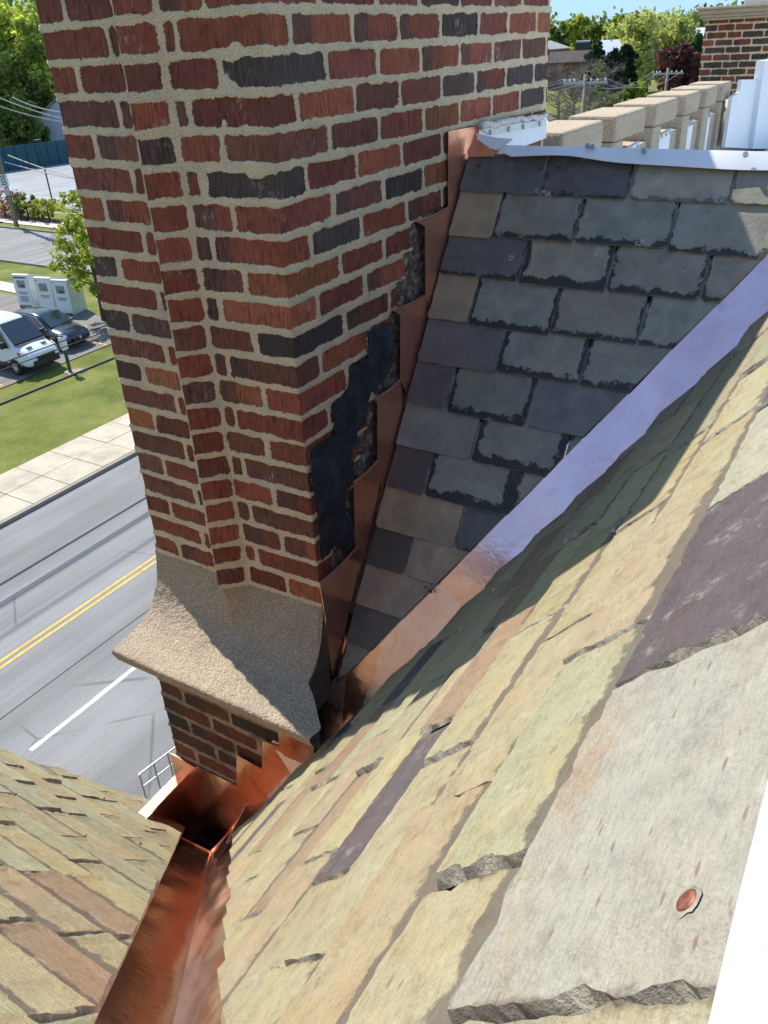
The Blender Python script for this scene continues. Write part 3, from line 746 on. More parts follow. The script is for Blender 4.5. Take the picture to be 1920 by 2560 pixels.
def thM(ci, k, r_):
    t_ = r_.choice([.005, .006, .007, .009]);
    if (ci, k) in ((0, 2), (4, 2), (1, 2), (2, 2)): t_ = .010
    return t_
# valley line towards the shaded slope, chimney base, box and lower gutter (s=y, v=up)
clipsM = [((.12, -4.2), (2.30, -.02)), ]
clipsM = [((1.254, -2.013), (2.195, -.212+.0)), ((1.2, -2.0), (1.2001, -1.0))]
slates.top = -.150
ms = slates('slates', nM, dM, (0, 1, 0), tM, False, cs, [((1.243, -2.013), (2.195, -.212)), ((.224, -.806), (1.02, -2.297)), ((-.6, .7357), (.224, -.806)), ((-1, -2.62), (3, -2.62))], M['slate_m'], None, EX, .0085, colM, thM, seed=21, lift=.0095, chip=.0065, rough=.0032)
slates.top = 9
rel_to(roofM, ms)
dk = [(2.19, -.21), (1.25, -2.0), (1.20, -2.1), (1.19, -2.5), (1.05, -2.42), (.26, -.83), (-1.2, 1.95-.0)]
dk = [(2.185, -.16), (1.245, -2.0), (1.20, -2.5), (1.06, -2.4), (.25, -.82), (-.12, -.16)]
def planepts(lst, n, d, across, upv): return [n*d+np.array(across, float)*s+upv*v for s, v in lst]
q = MB(); q.prism(planepts(dk, nM, dM-.045, (0, 1, 0), tM), -nM*.03); rel_to(roofM, q.build('roof_deck', M['deck']))
for (s, v) in [(.2315, -.2555), (.475, -.235), (.72, -.24)]:
    P_ = nM*(dM-.0095)+np.array([0, s, 0])+tM*v; q = MB(); rg_ = [P_+nM*.0004+np.array([0, 1, 0])*(.0085*math.cos(a_)*random.uniform(.85, 1.1))+tM*(.0078*math.sin(a_)*random.uniform(.85, 1.15)) for a_ in np.linspace(0, 6.0, 18)]; q.prism(rg_, nM*.0002); rel_to(roofM, q.build('chipped_hole', M['slate_side'])); q = MB(); q.tube([P_-nM*.004, P_+nM*.0006, P_+nM*.0012, P_+nM*.0014], [.0054, .0056, .0044, .0022], 28); o = q.build('copper_nail', M['nail'], smooth=True); rel_to(roofM, o)
# little copper snips and torn nail lying on the slates are too small to matter individually; keep two slate splinters
for (s, v, r_) in [(1.02, -.56, .4), (.545, -.487, 1.0)]:
    pass

# -- lower left slope, falling away from the camera towards the gutter
nF = np.array([0, .83691, .54734]); dF = -.302; tF = np.array([0, -.54734, .83691])
roofF = empty('slate_roof', tuple(nF*dF+tF*-1.6+np.array([-1.3, 0, 0])), 'sunlit buff slate slope at the lower left, ending ragged at the copper gutter', 'slate roof')
cs = []
for k in range(24):
    rnd = random.Random(300+k); cs.append((-.385-.125*k, course_joints(-2.1, 0.2, .20, .29, rnd)))
for k in range(len(cs)):
    cs[k] = (cs[k][0], [-2.115+random.uniform(-.006, .006)]+[x for x in cs[k][1] if x > -2.02])
slates.top = .4
# coordinates: s = x, v = up.  normal = across x up -> check orientation
clipsF = [((-.553, -.901), (.3, .42)), ((-1.527, -2.377), (-.553, -.901)), ]
clF = [((-.553, -.901), (-.1, -.2)), ((-1.50, -2.372), (-.553, -.901)), ((-1.742, -2.9), (-1.742, -2.415)), ]
def keep_left(a, b): return (a, b)
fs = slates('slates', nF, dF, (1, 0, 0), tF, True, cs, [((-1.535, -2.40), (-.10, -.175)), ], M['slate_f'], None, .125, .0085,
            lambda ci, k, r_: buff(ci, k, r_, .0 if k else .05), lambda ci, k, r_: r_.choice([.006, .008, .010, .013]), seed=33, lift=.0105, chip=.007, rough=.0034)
slates.top = 9
rel_to(roofF, fs)
q = MB(); q.prism(planepts([(-2.1, -2.95), (-1.76, -2.95), (-1.76, -2.40), (-1.50, -2.39), (-.13, -.22), (.1, .4), (-2.1, .4)], nF, dF-.045, (1, 0, 0), tF), -nF*.03); rel_to(roofF, q.build('roof_deck', M['deck']))

for i_, (x_, y_) in enumerate([(112, 373), (770, 400), (630, 680), (1037, 735)]):
    P_ = on(x_/2.9625, 1860+y_/2.9625, nF, dF+.002); d_ = np.array([.004, -.006, .005])
    q = MB(); q.tube([P_-d_, P_, P_+d_+nF*.002], [.0012, .0032, .001], 6)
    o = q.build('fallen_bud', M['rust'], smooth=True); tag(o, ['tiny red brown bud highest up the lower left slates', 'tiny red brown bud nearest the street edge of the lower left slates', 'tiny red brown bud in the middle of the lower left slates', 'tiny red brown bud nearest the gutter on the lower left slates'][i_], 'bud', 'red brown buds on the lower left slates')
P_ = on(1533, 1331, nM, dM+.002); q = MB(); q.prism([P_, P_+np.array([.006, .02, .006]), P_+np.array([.012, .045, .012]), P_+np.array([.0, .03, -.004])], nM*.004)
tag(q.build('slate_chip', M['slate_side']), 'small loose grey slate splinter lying on the sunlit slope', 'slate chip')

# -- shaded slope between the chimney and the valley
nS = np.array([0, -.8376, .5463]); nS /= np.linalg.norm(nS); dS = -1.9907; tS = np.array([0, .5463, .8376]); tS /= np.linalg.norm(tS)
roofS = empty('slate_roof', tuple(nS*dS+tS*.3+np.array([-.8, 0, 0])), 'shaded dark slate slope with black edges, between the brick chimney and the valley', 'slate roof')
def SX(lst): return [float(on(*p, nS, dS)[0]) for p in lst]
jpx = [[(1359, 440), (1579, 455), (1828, 470)], [(1243, 538), (1443, 556), (1677, 579)], [(1301, 675), (1518, 698), (1755, 720)], [(1183, 750), (1385, 785), (1602, 819)], [(1255, 860), (1463, 895)], [(1128, 964), (1325, 1010)],
       [(1189, 1091), (1411, 1132)], [(1070, 1178), (1275, 1224)], [(1148, 1315)], [(1027, 1361)], [(1120, 1420)], [], []]
butts = [.857, .736, .622, .496, .378, .252, .130, .012, -.103, -.215, -.325, -.44, -.56]
cs = []
for b, j in zip(butts, jpx):
    xs_ = SX(j); L_ = [-1.082]+xs_; rnd = random.Random(int(b*1000))
    while L_[-1] < .25: L_.append(L_[-1]+rnd.uniform(.22, .28))
    cs.append((b, L_))
brownish = {(1, 0): (0.313, 0.249, 0.164), (3, 0): (0.313, 0.244, 0.164), (6, 0): (0.252, 0.229, 0.200), (8, 0): (0.341, 0.261, 0.164), (9, 1): (0.328, 0.249, 0.164), (10, 0): (0.313, 0.249, 0.186), (8, 1): (0.126, 0.124, 0.113), (11, 0): (0.115, 0.099, 0.091),
            (0, 0): (0.105, 0.104, 0.100), (0, 1): (0.095, 0.086, 0.082), (2, 0): (0.126, 0.117, 0.113), (4, 0): (0.158, 0.139, 0.135), (5, 0): (0.137, 0.115, 0.109), (7, 0): (0.115, 0.095, 0.083), (9, 0): (0.084, 0.070, 0.060), (5, 2): (0.178, 0.162, 0.156)}
def colS(ci, k, r_):
    if (ci, k) in brownish: return (*brownish[(ci, k)], 1), 0, (0. if (ci, k) not in ((8, 1), (2, 0), (0, 1)) else .4)
    g = r_.uniform(.85, 1.15); c_ = r_.choice([(.262, .245, .188), (.24, .235, .188), (.275, .252, .188)])
    return tuple(x*g for x in c_)+(1,), 0, (r_.uniform(.55, 1.7) if ci > 0 else .2)
slates.top = .968
ss_ = slates('slates', nS, dS, (1, 0, 0), tS, False, cs, [((-.993, -.431), (-.06, 1.06)), ], M['slate_s'], None, .12, .006, colS, lambda ci, k, r_: r_.uniform(.0045, .007), seed=44, rough=.0010, chip=.0018, corner=.010, length=1.9)
slates.top = 9; rel_to(roofS, ss_)
q = MB(); q.prism(planepts([(-1.09, -.60), (-1.00, -.50), (-.15, .88), (-.15, .96), (-1.09, .96)], nS, dS-.022, (1, 0, 0), tS), -nS*.03); rel_to(roofS, q.build('roof_deck', M['deck']))
for p in [(1196, 410), (1353, 418), (1397, 414)]:
    P_ = on(*p, nS, dS)+nS*.002; q = MB(); q.tube([P_-nS*.003, P_+nS*.002], .0055, 10); rel_to(roofS, q.build('copper_nail', M['nail']))

# ==================================================================== COPPER VALLEY, GUTTER, BOX
D = np.cross(nM, nS); D /= np.linalg.norm(D)
cc0 = np.linalg.lstsq(np.array([nM, nS, D]), np.array([dM-.030, dS-.012, 0]), rcond=None)[0]
if D[2] < 0: D = -D
pS = np.cross(nS, D); pS = pS if pS[0] < 0 else -pS
pM = np.cross(nM, D); pM = pM if pM[1] < 0 else -pM
def valley(name, c0, Dv, p1, p2, t0, t1, w1, w2, mat, parent, nn1, nn2, seams=(), wav=.0015, seed=0, lap=.8):
    """bent sheet: two legs from the fold, built in lapped lengths"""
    cuts = [t0]+list(seams)+[t1]
    for i in range(len(cuts)-1):
        a, b = cuts[i], cuts[i+1]; nt_, nw = 30, 14; V_ = []
        z_ = .0022*i
        ts = np.linspace(a, b+(.02 if i < len(cuts)-2 else 0), nt_)
        for t_ in ts:
            for j in range(-nw, nw+1):
                f = j/nw
                if f < 0: P_ = c0+Dv*t_+p1*w1*(-f)+nn1*(wav*math.sin(t_*19+f*3+seed)*min(1, -f*3)+z_)
                else: P_ = c0+Dv*t_+p2*w2*f+nn2*(wav*math.sin(t_*17+f*4+1+seed)*min(1, f*3)+z_)
                V_.append(P_)
        I_ = np.arange(nt_*(2*nw+1)).reshape(nt_, 2*nw+1)
        Fq = np.stack([I_[:-1, :-1], I_[1:, :-1], I_[1:, 1:], I_[:-1, 1:]], -1).reshape(-1, 4)
        o = mesh('copper_sheet', V_, Fq, (M['copper_low'] if (i == 0 and seams) else mat), None, smooth=True)
        m_ = o.modifiers.new('s', 'SOLIDIFY'); m_.thickness = .0012; m_ = o.modifiers.new('e', 'EDGE_SPLIT')
        rel_to(parent, o)
vroot = empty('valley_flashing', tuple(cc0), 'polished copper valley strip mirroring the sky between the shaded and sunlit slates', 'valley flashing')
valley('v', cc0, D, pS, pM, -1.34, .66, .145, .10, M['copper_valley'], vroot, nS, nM, seams=(-.62,))
# crumpled tab at the seam
P_ = on(1078, 1480, nS, dS+.0)
q = MB()
for k in range(2):
    q.tube([P_+np.array([0, 0, .0])+pS*.0, P_+nS*.012+pS*.006, P_+nS*.012+pS*.02], .004, 6)
rel_to(vroot, q.build('bent_tab', M['copper_dull'], smooth=True))

# lower gutter valley between the sunlit slope and the lower left slope
g0 = np.array([-1.54288, 1.16838, -2.37493]); g1 = np.array([-.55937, .30717, -1.0581]); Dg = (g1-g0)/np.linalg.norm(g1-g0)
pF = np.cross(nF, Dg); pF = pF if (pF@np.array([-1, 0, 0])) > 0 else -pF
pM2 = np.cross(nM, Dg); pM2 = pM2 if pM2[1] > 0 else -pM2
gr = empty('gutter_flashing', tuple(g0), 'speckled wet copper valley gutter running down between the two buff slate slopes', 'valley gutter')
valley('g', g0, Dg, pF, pM2, .0, 2.7, .22, .11, M['copper_wet'], gr, nF, nM, seams=(), wav=.003, seed=3)
# rolled lip where the gutter pours into the box
q = MB(); A = g0+pF*.16; q.tube([A, g0+pF*.08+(0, 0, -.002), g0], .006, 8); q.tube([g0, g0+pM2*.09], .006, 8)
rel_to(gr, q.build('folded_lip', M['copper_dull'], smooth=True))
q = MB()
a = np.array([-1.185, .97, -1.832]) ; 
# copper collector box at the chimney foot
box = empty('collector_box', (-1.58, 1.16, -2.7), 'open copper drain box sunk at the foot of the chimney brickwork', 'drain box')
zb = -2.46
q = MB(); q.prism([(-1.718, 1.240, -2.052), (-1.432, 1.240, -2.049), (-1.36, 1.240, -2.01), (-1.30, 1.240, -2.1), (-1.30, 1.240, zb), (-1.718, 1.240, zb)], (0, -.0016, 0)); rel_to(box, q.build('back_wall', M['copper']))
q = MB(); q.prism([(-1.712, 1.2395, -2.20), (-1.712, 1.07, -2.20), (-1.712, 1.07, zb), (-1.712, 1.2395, zb)], (.0016, 0, 0)); rel_to(box, q.build('street_wall', M['copper']))
q = MB(); q.prism([(-1.70, 1.075, -2.27), (-1.54, 1.165, -2.385), (-1.30, 1.05, -2.40), (-1.30, 1.05, -2.6), (-1.70, 1.075, -2.6)], (0, -.0016, 0)); rel_to(box, q.build('near_wall', M['copper']))
q = MB(); q.prism([(-1.40, 1.238, -2.12), (-1.44, 1.05, -2.30), (-1.44, 1.05, zb), (-1.40, 1.238, zb)], (.0016, 0, 0)); rel_to(box, q.build('inner_wall', M['copper']))
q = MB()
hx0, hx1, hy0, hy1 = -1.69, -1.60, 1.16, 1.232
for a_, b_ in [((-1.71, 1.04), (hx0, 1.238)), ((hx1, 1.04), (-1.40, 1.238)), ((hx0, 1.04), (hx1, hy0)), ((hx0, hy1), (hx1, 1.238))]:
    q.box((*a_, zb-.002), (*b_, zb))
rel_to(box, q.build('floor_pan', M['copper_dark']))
q = MB(); q.box((hx0, hy0, zb-.3), (hx1, hy1, zb-.28)); rel_to(box, q.build('outlet_shaft', M['black'])); q = MB(); q.box((-1.711, 1.0, zb-.07), (-1.36, 1.239, zb-.06)); rel_to(box, q.build('dark_backing', M['black']))  # black plates added below the outlet so the hole stays dark
q = MB(); q.box((-1.713, 1.2425, zb-.07), (-1.36, 1.262, zb+.02)); rel_to(box, q.build('dark_screen', M['black']))  # black plates added to hide the bright street seen through the hole
q = MB(); q.box((-1.730, 1.0, zb-.07), (-1.7135, 1.262, zb+.01)); rel_to(box, q.build('dark_screen', M['black']))
q = MB(); rr = random.Random(4)
for k in range(60):
    c_ = np.array([rr.uniform(-1.58, -1.44), rr.uniform(1.10, 1.20), zb+rr.uniform(.003, .02)]); s_ = rr.uniform(.006, .018)
    q.add([c_+np.array([rr.uniform(-s_, s_), rr.uniform(-s_, s_), rr.uniform(-.4*s_, .5*s_)]) for _ in range(4)], [(0, 1, 2), (0, 2, 3), (0, 3, 1), (1, 3, 2)])
o = rel_to(box, q.build('slate_debris', M['black'])); o['kind'] = 'stuff'
# flat pink rim on the street side
q = MB(); q.prism([(-1.712, 1.06, -2.20), (-1.712, 1.262, -2.192), (-1.752, 1.262, -2.192), (-1.752, 1.06, -2.20)], (0, 0, -.004)); q.prism([(-1.752, 1.06, -2.20), (-1.752, 1.262, -2.192), (-1.752, 1.262, -2.9), (-1.752, 1.06, -2.9)], (.002, 0, 0))
rel_to(box, q.build('rim', M['copper_pink'], bevel=.001))
q = MB(); q.prism([(-1.716, 1.232, -2.04), (-1.60, 1.232, -2.05), (-1.655, 1.232, -2.12), (-1.70, 1.232, -2.19), (-1.716, 1.232, -2.2)], (0, -.002, 0)); rel_to(box, q.build('corner_flap', M['copper']))

# copper base sheet under the last slates at the chimney corner
q = MB(); q.prism(planepts([(-1.097, -.36), (-.97, -.42), (-.985, -.62), (-1.10, -.86), (-1.17, -.80), (-1.11, -.60)], nS, dS-.011, (1, 0, 0), tS), -nS*.0015); rel_to(vroot, q.build('base_sheet', M['copper']))

# ==================================================================== BUILDING BODY, FLAT ROOF, CAPS
body = empty('building', (0, 0, GZ), 'brick building carrying the slate roofs, seen from its roof edge', 'building')
q = MB(); q.box((-1.66, -6, GZ), (3.5, 1.12, -2.95)); q.box((-1.66, 1.28, GZ), (-.9, 14, -2.4)); rel_to(body, q.build('facade_wall', M['brickfar']))
q = MB(); q.box((-1.03, 2.32, -.9), (4, 14, -.80)); q.box((.12, -4, -.42), (4, 2.3, -.36)); rel_to(body, q.build('flat_roof', M['white']))
# ridge cap of the shaded slope: white membrane strip, wavy lower edge, torn left end
cap = empty('membrane_cap', (-.6, 2.2, -.25), 'white membrane strip capping the ridge above the shaded slates', 'ridge cap')
V_ = []; n_ = 60; prof_c = [(-.07, .0), (-.045, .0), (-.02, .0), (0, 0), (.02, 1), (.10, 1), (.2, 1)]
for i in range(n_+1):
    f = i/n_; x = -.985+f*1.30; RU = .988-.012*f
    low = .950+ .003*math.sin(f*9)+(.010 if f < .02 else 0) + .006*math.exp(-((f-.16)/.06)**2) - .013*math.exp(-((f-.42)/.22)**2)
    lft = .008+.004*math.sin(f*21)+.010*math.exp(-((f-.12)/.1)**2)
    pts = [nS*(dS+.004+lft)+tS*low, nS*(dS+.006+lft*.6)+tS*((low+RU)/2), nS*(dS+.006)+tS*RU]
    top = pts[-1]; pts += [top+np.array([0, .03, -.004]), top+np.array([0, .06, -.03]), top+np.array([0, .08, -.2]), top+np.array([0, .08, -.55])]
    for p in pts: V_.append(p+np.array([x, 0, 0]))
I_ = np.arange((n_+1)*7).reshape(n_+1, 7); Fq = np.stack([I_[:-1, :-1], I_[1:, :-1], I_[1:, 1:], I_[:-1, 1:]], -1).reshape(-1, 4)
o = mesh('membrane_strip', V_, Fq, M['white'], None, smooth=True); m_ = o.modifiers.new('s', 'SOLIDIFY'); m_.thickness = .002; m_ = o.modifiers.new('e', 'EDGE_SPLIT'); rel_to(cap, o)
fl = [(1190, 334), (1243, 345), (1258, 346), (1283, 348), (1268, 360), (1240, 376), (1215, 364), (1196, 350)]
a = [on(*p, nS, dS+.034) for p in fl]; q = MB(); q.prism(a, nS*.0016); rel_to(cap, q.build('torn_flap', M['white']))
for p in [(1469, 365), (1481, 367), (1609, 377), (1864, 386)]:
    P_ = on(*p, nS, dS+.022); q = MB(); q.tube([P_-nS*.004, P_+nS*.003], .0062, 10); rel_to(cap, q.build('rivet', M['metal']))
q = MB(); a = [on(*p, nS, dS+.004) for p in [(1186, 345), (1205, 352), (1232, 378), (1237, 392), (1172, 392), (1168, 380)]]; q.prism(a, nS*.0015); rel_to(cap, q.build('copper_saddle', M['copper_dull']))
# membrane capping the top of the main slope
cap2 = empty('membrane_cap', tuple(nM*dM+tM*-.2), 'bright white membrane strip at the bottom right edge above the big pale slate', 'ridge cap')
V_ = []
for i in range(41):
    y = -.35+i*.068
    for (up_, off_, dx, dz) in [(-.2062+.0010*math.sin(y*17)+.0006*math.sin(y*51), .004, 0, 0), (-.17, .006, 0, 0), (-.13, .007, 0, 0), (-.115, .006, .02, .004), (-.115, .006, .3, -.01), (-.115, .006, .32, -.12)]:
        V_.append(nM*(dM+off_)+tM*up_+np.array([dx, y, dz]))
I_ = np.arange(41*6).reshape(41, 6); Fq = np.stack([I_[:-1, :-1], I_[1:, :-1], I_[1:, 1:], I_[:-1, 1:]], -1).reshape(-1, 4)
o = mesh('membrane_strip', V_, Fq, M['white2'], None, smooth=True); m_ = o.modifiers.new('s', 'SOLIDIFY'); m_.thickness = .002; m_ = o.modifiers.new('e', 'EDGE_SPLIT'); rel_to(cap2, o)

# ==================================================================== PARAPET
par = empty('parapet_wall', (-1.15, 4.2, -.8), 'pebbly stone parapet with notched blocks and white membrane panels, right of the chimney', 'parapet')
ys = [(2.84, 3.27), (3.42, 3.83), (3.99, 4.36), (4.52, 4.81), (4.96, 5.21), (5.37, 5.58)]
q = MB(); q.box((-1.22, 2.82, -1.6), (-1.072, 8.6, -.44)); rel_to(par, q.build('wall_core', M['stone_far']))
for i, (a_, b_) in enumerate(ys):
    q = MB(); q.box((-1.235-.01, a_, -.385), (-1.045, b_, -.290)); rel_to(par, q.build('merlon', M['stone_far'], bevel=.012))
    nxt = ys[i+1][0] if i < 5 else b_+.1
    q = MB(); q.box((-1.21, a_-.005 if i else a_, -1.2), (-1.05, a_+.13, -.386)); rel_to(par, q.build('pier', M['stone_far'], bevel=.006))
    q = MB(); y1 = b_-.02
    q.prism([(-1.066, a_+.135, -.43), (-1.066, y1, -.42), (-1.066, y1, -1.2), (-1.066, a_+.135, -1.2)], (.006, 0, 0)); pn = rel_to(par, q.build('membrane_panel', M['white']))
    q = MB(); q.prism([(-1.059, a_+.14, -.432), (-1.059, y1, -.422), (-1.059, y1, -.445), (-1.059, a_+.14, -.455)], (.004, 0, 0)); b_o = q.build('clamp_bar', M['bar']); b_o.parent = pn; b_o.matrix_parent_inverse = Matrix.Identity(4)
    for k in range(3):
        yy = a_+.17+k*(y1-a_-.2)/2; q = MB(); q.tube([(-1.056, yy, -.438), (-1.050, yy, -.438)], .007, 6); b_ = q.build('screw', M['metal']); b_.parent = pn; b_.matrix_parent_inverse = Matrix.Identity(4)
# taller white end of the parapet
wp = [on(*p, (1, 0, 0), -1.0) for p in [(1812, 368), (1831, 243), (1850, 229), (1854, 199), (1904, 198), (1883, 372)]]
q = MB(); q.prism(wp, (-.02, 0, 0)); rel_to(par, q.build('white_end_panel', M['white']))
wp = [on(*p, (1, 0, 0), -.97) for p in [(1882, 372), (1912, 152), (1990, 140), (1990, 372)]]
q = MB(); q.prism(wp, (-.05, 0, 0)); rel_to(par, q.build('white_end_panel', M['white']))

# far chimney
fx, fy = -2.255, 10.15
fch = empty('brick_chimney', (fx+.3, fy+.5, -1), 'distant red brick chimney with pale stone cap at the upper right corner', 'chimney')
pth = [(fx, fy+1.2), (fx, fy), (fx+.24, fy), (fx+.30, fy-.06), (fx+.36, fy), (fx+.66, fy), (fx+.66, fy+1.2)]
def jf(r):
    rnd = random.Random(r); return sorted([rnd.uniform(-.01, .01)+(.1 if r % 2 else .2)+.2045*k for k in range(16)])
rel_to(fch, brick_wall('brickwork', pth, -1.4, .03, -.0056, jf, M['brick'], None, du=.009, dz=.009, seed=61, relief=1.2, dark=.35))
q = MB()
for (o_, z0_, z1_) in ((.02, .03, .055), (.04, .055, .085), (.065, .085, .125), (.085, .125, .15)):
    q.box((fx-o_, fy-.06-o_, z0_), (fx+.66+o_, fy+1.2+o_, z1_))
rel_to(fch, q.build('stone_cap', M['stone_far'], bevel=.008))
q = MB(); q.box((fx+.33, fy+.1, .15), (fx+.8, fy+.6, .21)); q.box((fx+.42, fy+.15, .21), (fx+.8, fy+.6, .30)); rel_to(fch, q.build('flue', M['flue'], bevel=.01))

# ==================================================================== TREES
def leafcloud(centers, size, tone, seed=0, tri=False):
    r_ = np.random.default_rng(seed); n_ = len(centers)
    a = r_.normal(size=(n_, 3)); a /= np.linalg.norm(a, axis=1)[:, None]; b = r_.normal(size=(n_, 3)); b -= a*(a*b).sum(1)[:, None]; b /= np.linalg.norm(b, axis=1)[:, None]
    s_ = size*r_.uniform(.6, 1.35, n_)[:, None]
    V_ = np.stack([centers-a*s_*.5, centers+b*s_*.32, centers+a*s_*.5, centers-b*s_*.32], 1).reshape(-1, 3)
    F_ = np.arange(n_*4).reshape(-1, 4); C_ = np.repeat(np.c_[tone, tone, tone], 4, 0)
    return V_, F_, C_
def tree(kind, base, height, width, leafmat, label, cat='tree', group=None, n=3500, leaf=.35, shape='round', trunk=.2, seed=0, bare=0, clear=.25):
    """crown made of many small leaf faces gathered in clumps on real limbs"""
    r_ = np.random.default_rng(seed); base = np.array(base, float)
    root = empty(kind, tuple(base), label, cat, group)
    q = MB(); rt = height*.018+.05
    limbs = []
    q.tube([(0, 0, -.1), (.01*height, 0, height*.3), (-.01*height, .01*height, height*.6), (0, 0, height*.92)], [rt*1.3, rt, rt*.6, rt*.12], 8)
    nl = 16 if shape != 'cone' else 30
    for k in range(nl):
        h0 = height*(clear+.02+(.9-clear)*(k+r_.random())/nl*.9); an = k*2.4+r_.random(); 
        if shape == 'cone': ln = width*.5*(1-(h0/height))*1.05+.1; rise = -.1
        elif shape == 'column': ln = width*.5*(.7+.3*r_.random()); rise = 1.2
        else: ln = width*.5*math.sin(math.pi*min(.95, max(.12, (h0/height-clear)/(1-clear)*.8+.15)))*r_.uniform(.75, 1.05); rise = .55
        e_ = np.array([math.cos(an)*ln, math.sin(an)*ln, h0+ln*rise]); e_[2] = min(e_[2], height*.98)
        m_ = np.array([math.cos(an)*ln*.5, math.sin(an)*ln*.5, h0+ln*rise*.35])
        q.tube([(0, 0, h0), m_, e_], [rt*.4, rt*.22, rt*.06], 5); limbs.append((np.array([0, 0, h0]), m_, e_))
    tr = q.build('trunk', M['bark'] if not bare else M['twig'], root, smooth=True)
    if bare:
        q = MB()
        for (a, m_, e_) in limbs:
            for k in range(bare):
                f = r_.uniform(.3, 1); p = m_+(e_-m_)*f; d = r_.normal(size=3); d[2] = abs(d[2])*.8; d /= np.linalg.norm(d); ln = width*r_.uniform(.08, .22)
                p2 = p+d*ln; q.tube([p, p2], [rt*.07+.008, .006], 3, cap=False)
                for _ in range(3):
                    d2 = d+r_.normal(size=3)*.6; d2 /= np.linalg.norm(d2); s_ = p+d*ln*r_.uniform(.3, 1); q.tube([s_, s_+d2*ln*.6], [.018, .006], 3, cap=False)
        q.build('twigs', M['twig'], root)
    if n:
        C_ = []; nc = max(20, n//60)
        for k in range(nc):
            a, m_, e_ = limbs[r_.integers(len(limbs))]; f = r_.beta(2.2, 1.0)
            p = a+(m_-a)*min(1, f*2) if f < .5 else m_+(e_-m_)*(f-.5)*2
            p = p+r_.normal(size=3)*width*.05
            rad = width*(.055 if shape == 'cone' else .085)*r_.uniform(.6, 1.4)
            g = r_.normal(size=(60, 3)); g /= np.linalg.norm(g, axis=1)[:, None]; g *= (r_.random(60)**.5)[:, None]*rad
            if shape == 'cone': g[:, 2] *= .5; g[:, 2] -= np.hypot(g[:, 0], g[:, 1])*.3
            C_.append((p+g, r_.uniform(.0, 1)))
        cen = np.concatenate([c[0] for c in C_]); tone = np.concatenate([np.full(60, c[1]) for c in C_]); tone = np.clip(tone+r_.normal(size=len(tone))*.15, 0, 1)
        V_, F_, K_ = leafcloud(cen, leaf, tone, seed)
        mesh('crown', V_, F_, leafmat, root, col=K_)
    return root
ML = {}
ML['spring'] = m_leaf('spring_leaf', (0.216, 0.270, 0.041), (0.459, 0.459, 0.081)); ML['yellow'] = m_leaf('yellow_leaf', (.25, .33, .06), (.50, .56, .17), .5)
ML['green'] = m_leaf('green_leaf', (0.061, 0.115, 0.027), (0.176, 0.257, 0.054)); ML['green'] = m_leaf('green_leaf', (.09, .13, .03), (.21, .26, .07)); ML['spruce'] = m_leaf('spruce_leaf', (0.016, 0.038, 0.022), (0.041, 0.074, 0.038), .1)
ML['pale'] = m_leaf('pale_leaf', (0.297, 0.351, 0.121), (0.567, 0.567, 0.230)); ML['red'] = m_leaf('red_leaf', (0.068, 0.027, 0.034), (0.162, 0.061, 0.061), .2)
ML['lime'] = m_leaf('lime_leaf', (.20, .26, .03), (.42, .46, .07), .35); ML['olive'] = m_leaf('olive_leaf', (0.121, 0.149, 0.068), (0.270, 0.284, 0.121))
ML['pink'] = m_leaf('pink_leaf', (0.135, 0.027, 0.041), (0.324, 0.081, 0.095), .2)

def gp(px, py, dist):            # ground point under a sight line at a distance
    p = far(px, py, dist); return (p[0], p[1], GZ)
def ht(px, py, dist): return far(px, py, dist)[2]-GZ
# upper right background
def rt_tree(kind, mat, px, top, wpx, dist, label, cat='tree', **k):
    h_ = ht(px, top, dist); w_ = wpx*dist/F_PX*(1.6 if k.get('shape') == 'cone' else 1.1)
    return tree(kind, gp(px, 200, dist), h_, w_, ML[mat] if mat else None, label, cat, **k)
rt_tree('evergreen_tree', 'spruce', 1484, 88, 52, 200, 'leftmost of three dark conical spruces in front of the pale long roof', shape='cone', n=5200, leaf=1.1, seed=1, clear=.04, group='dark spruces')
rt_tree('evergreen_tree', 'spruce', 1527, 104, 50, 192, 'middle of three dark conical spruces in front of the pale long roof', shape='cone', n=5200, leaf=1.1, seed=2, clear=.04, group='dark spruces')
rt_tree('evergreen_tree', 'spruce', 1563, 86, 56, 205, 'rightmost of three dark spruces, half hidden by the pale green tree', shape='cone', n=5200, leaf=1.1, seed=3, clear=.04, group='dark spruces')
rt_tree('leafy_tree', 'pale', 1618, 52, 150, 218, 'large pale yellow green tree standing on the lawn beyond the parapet', n=9500, leaf=.95, seed=4, clear=.12)
rt_tree('pine_tree', 'spruce', 1728, 86, 62, 270, 'dark irregular pine next to the distant brick chimney', n=3800, leaf=1.3, seed=5, clear=.15)
rt_tree('copper_beech', 'red', 1712, 122, 120, 170, 'dark red leaved tree beside the distant brick chimney', n=6500, leaf=.75, seed=6, clear=.05)
rt_tree('bare_tree', None, 1400, 158, 105, 120, 'leafless grey tree just right of the near chimney edge', n=0, bare=26, seed=7, clear=.15, group='bare grey trees')
rt_tree('bare_tree', 'olive', 1478, 160, 120, 128, 'leafless grey tree behind the nearer utility pole', n=500, leaf=.3, bare=30, seed=8, clear=.12, group='bare grey trees')
rt_tree('bare_tree', None, 1440, 185, 95, 105, 'low leafless grey tree in front of its taller bare neighbour', n=0, bare=24, seed=18, clear=.1, group='bare grey trees')
rt_tree('leafy_shrub', 'lime', 1590, 215, 60, 190, 'rounded bright green shrub at the edge of the lawn', 'shrub', n=2500, leaf=.6, seed=9, clear=.02)
rt_tree('leafy_shrub', 'green', 1535, 235, 75, 160, 'low dark green shrub beside the bare trees', 'shrub', n=2500, leaf=.5, seed=10, clear=.02)
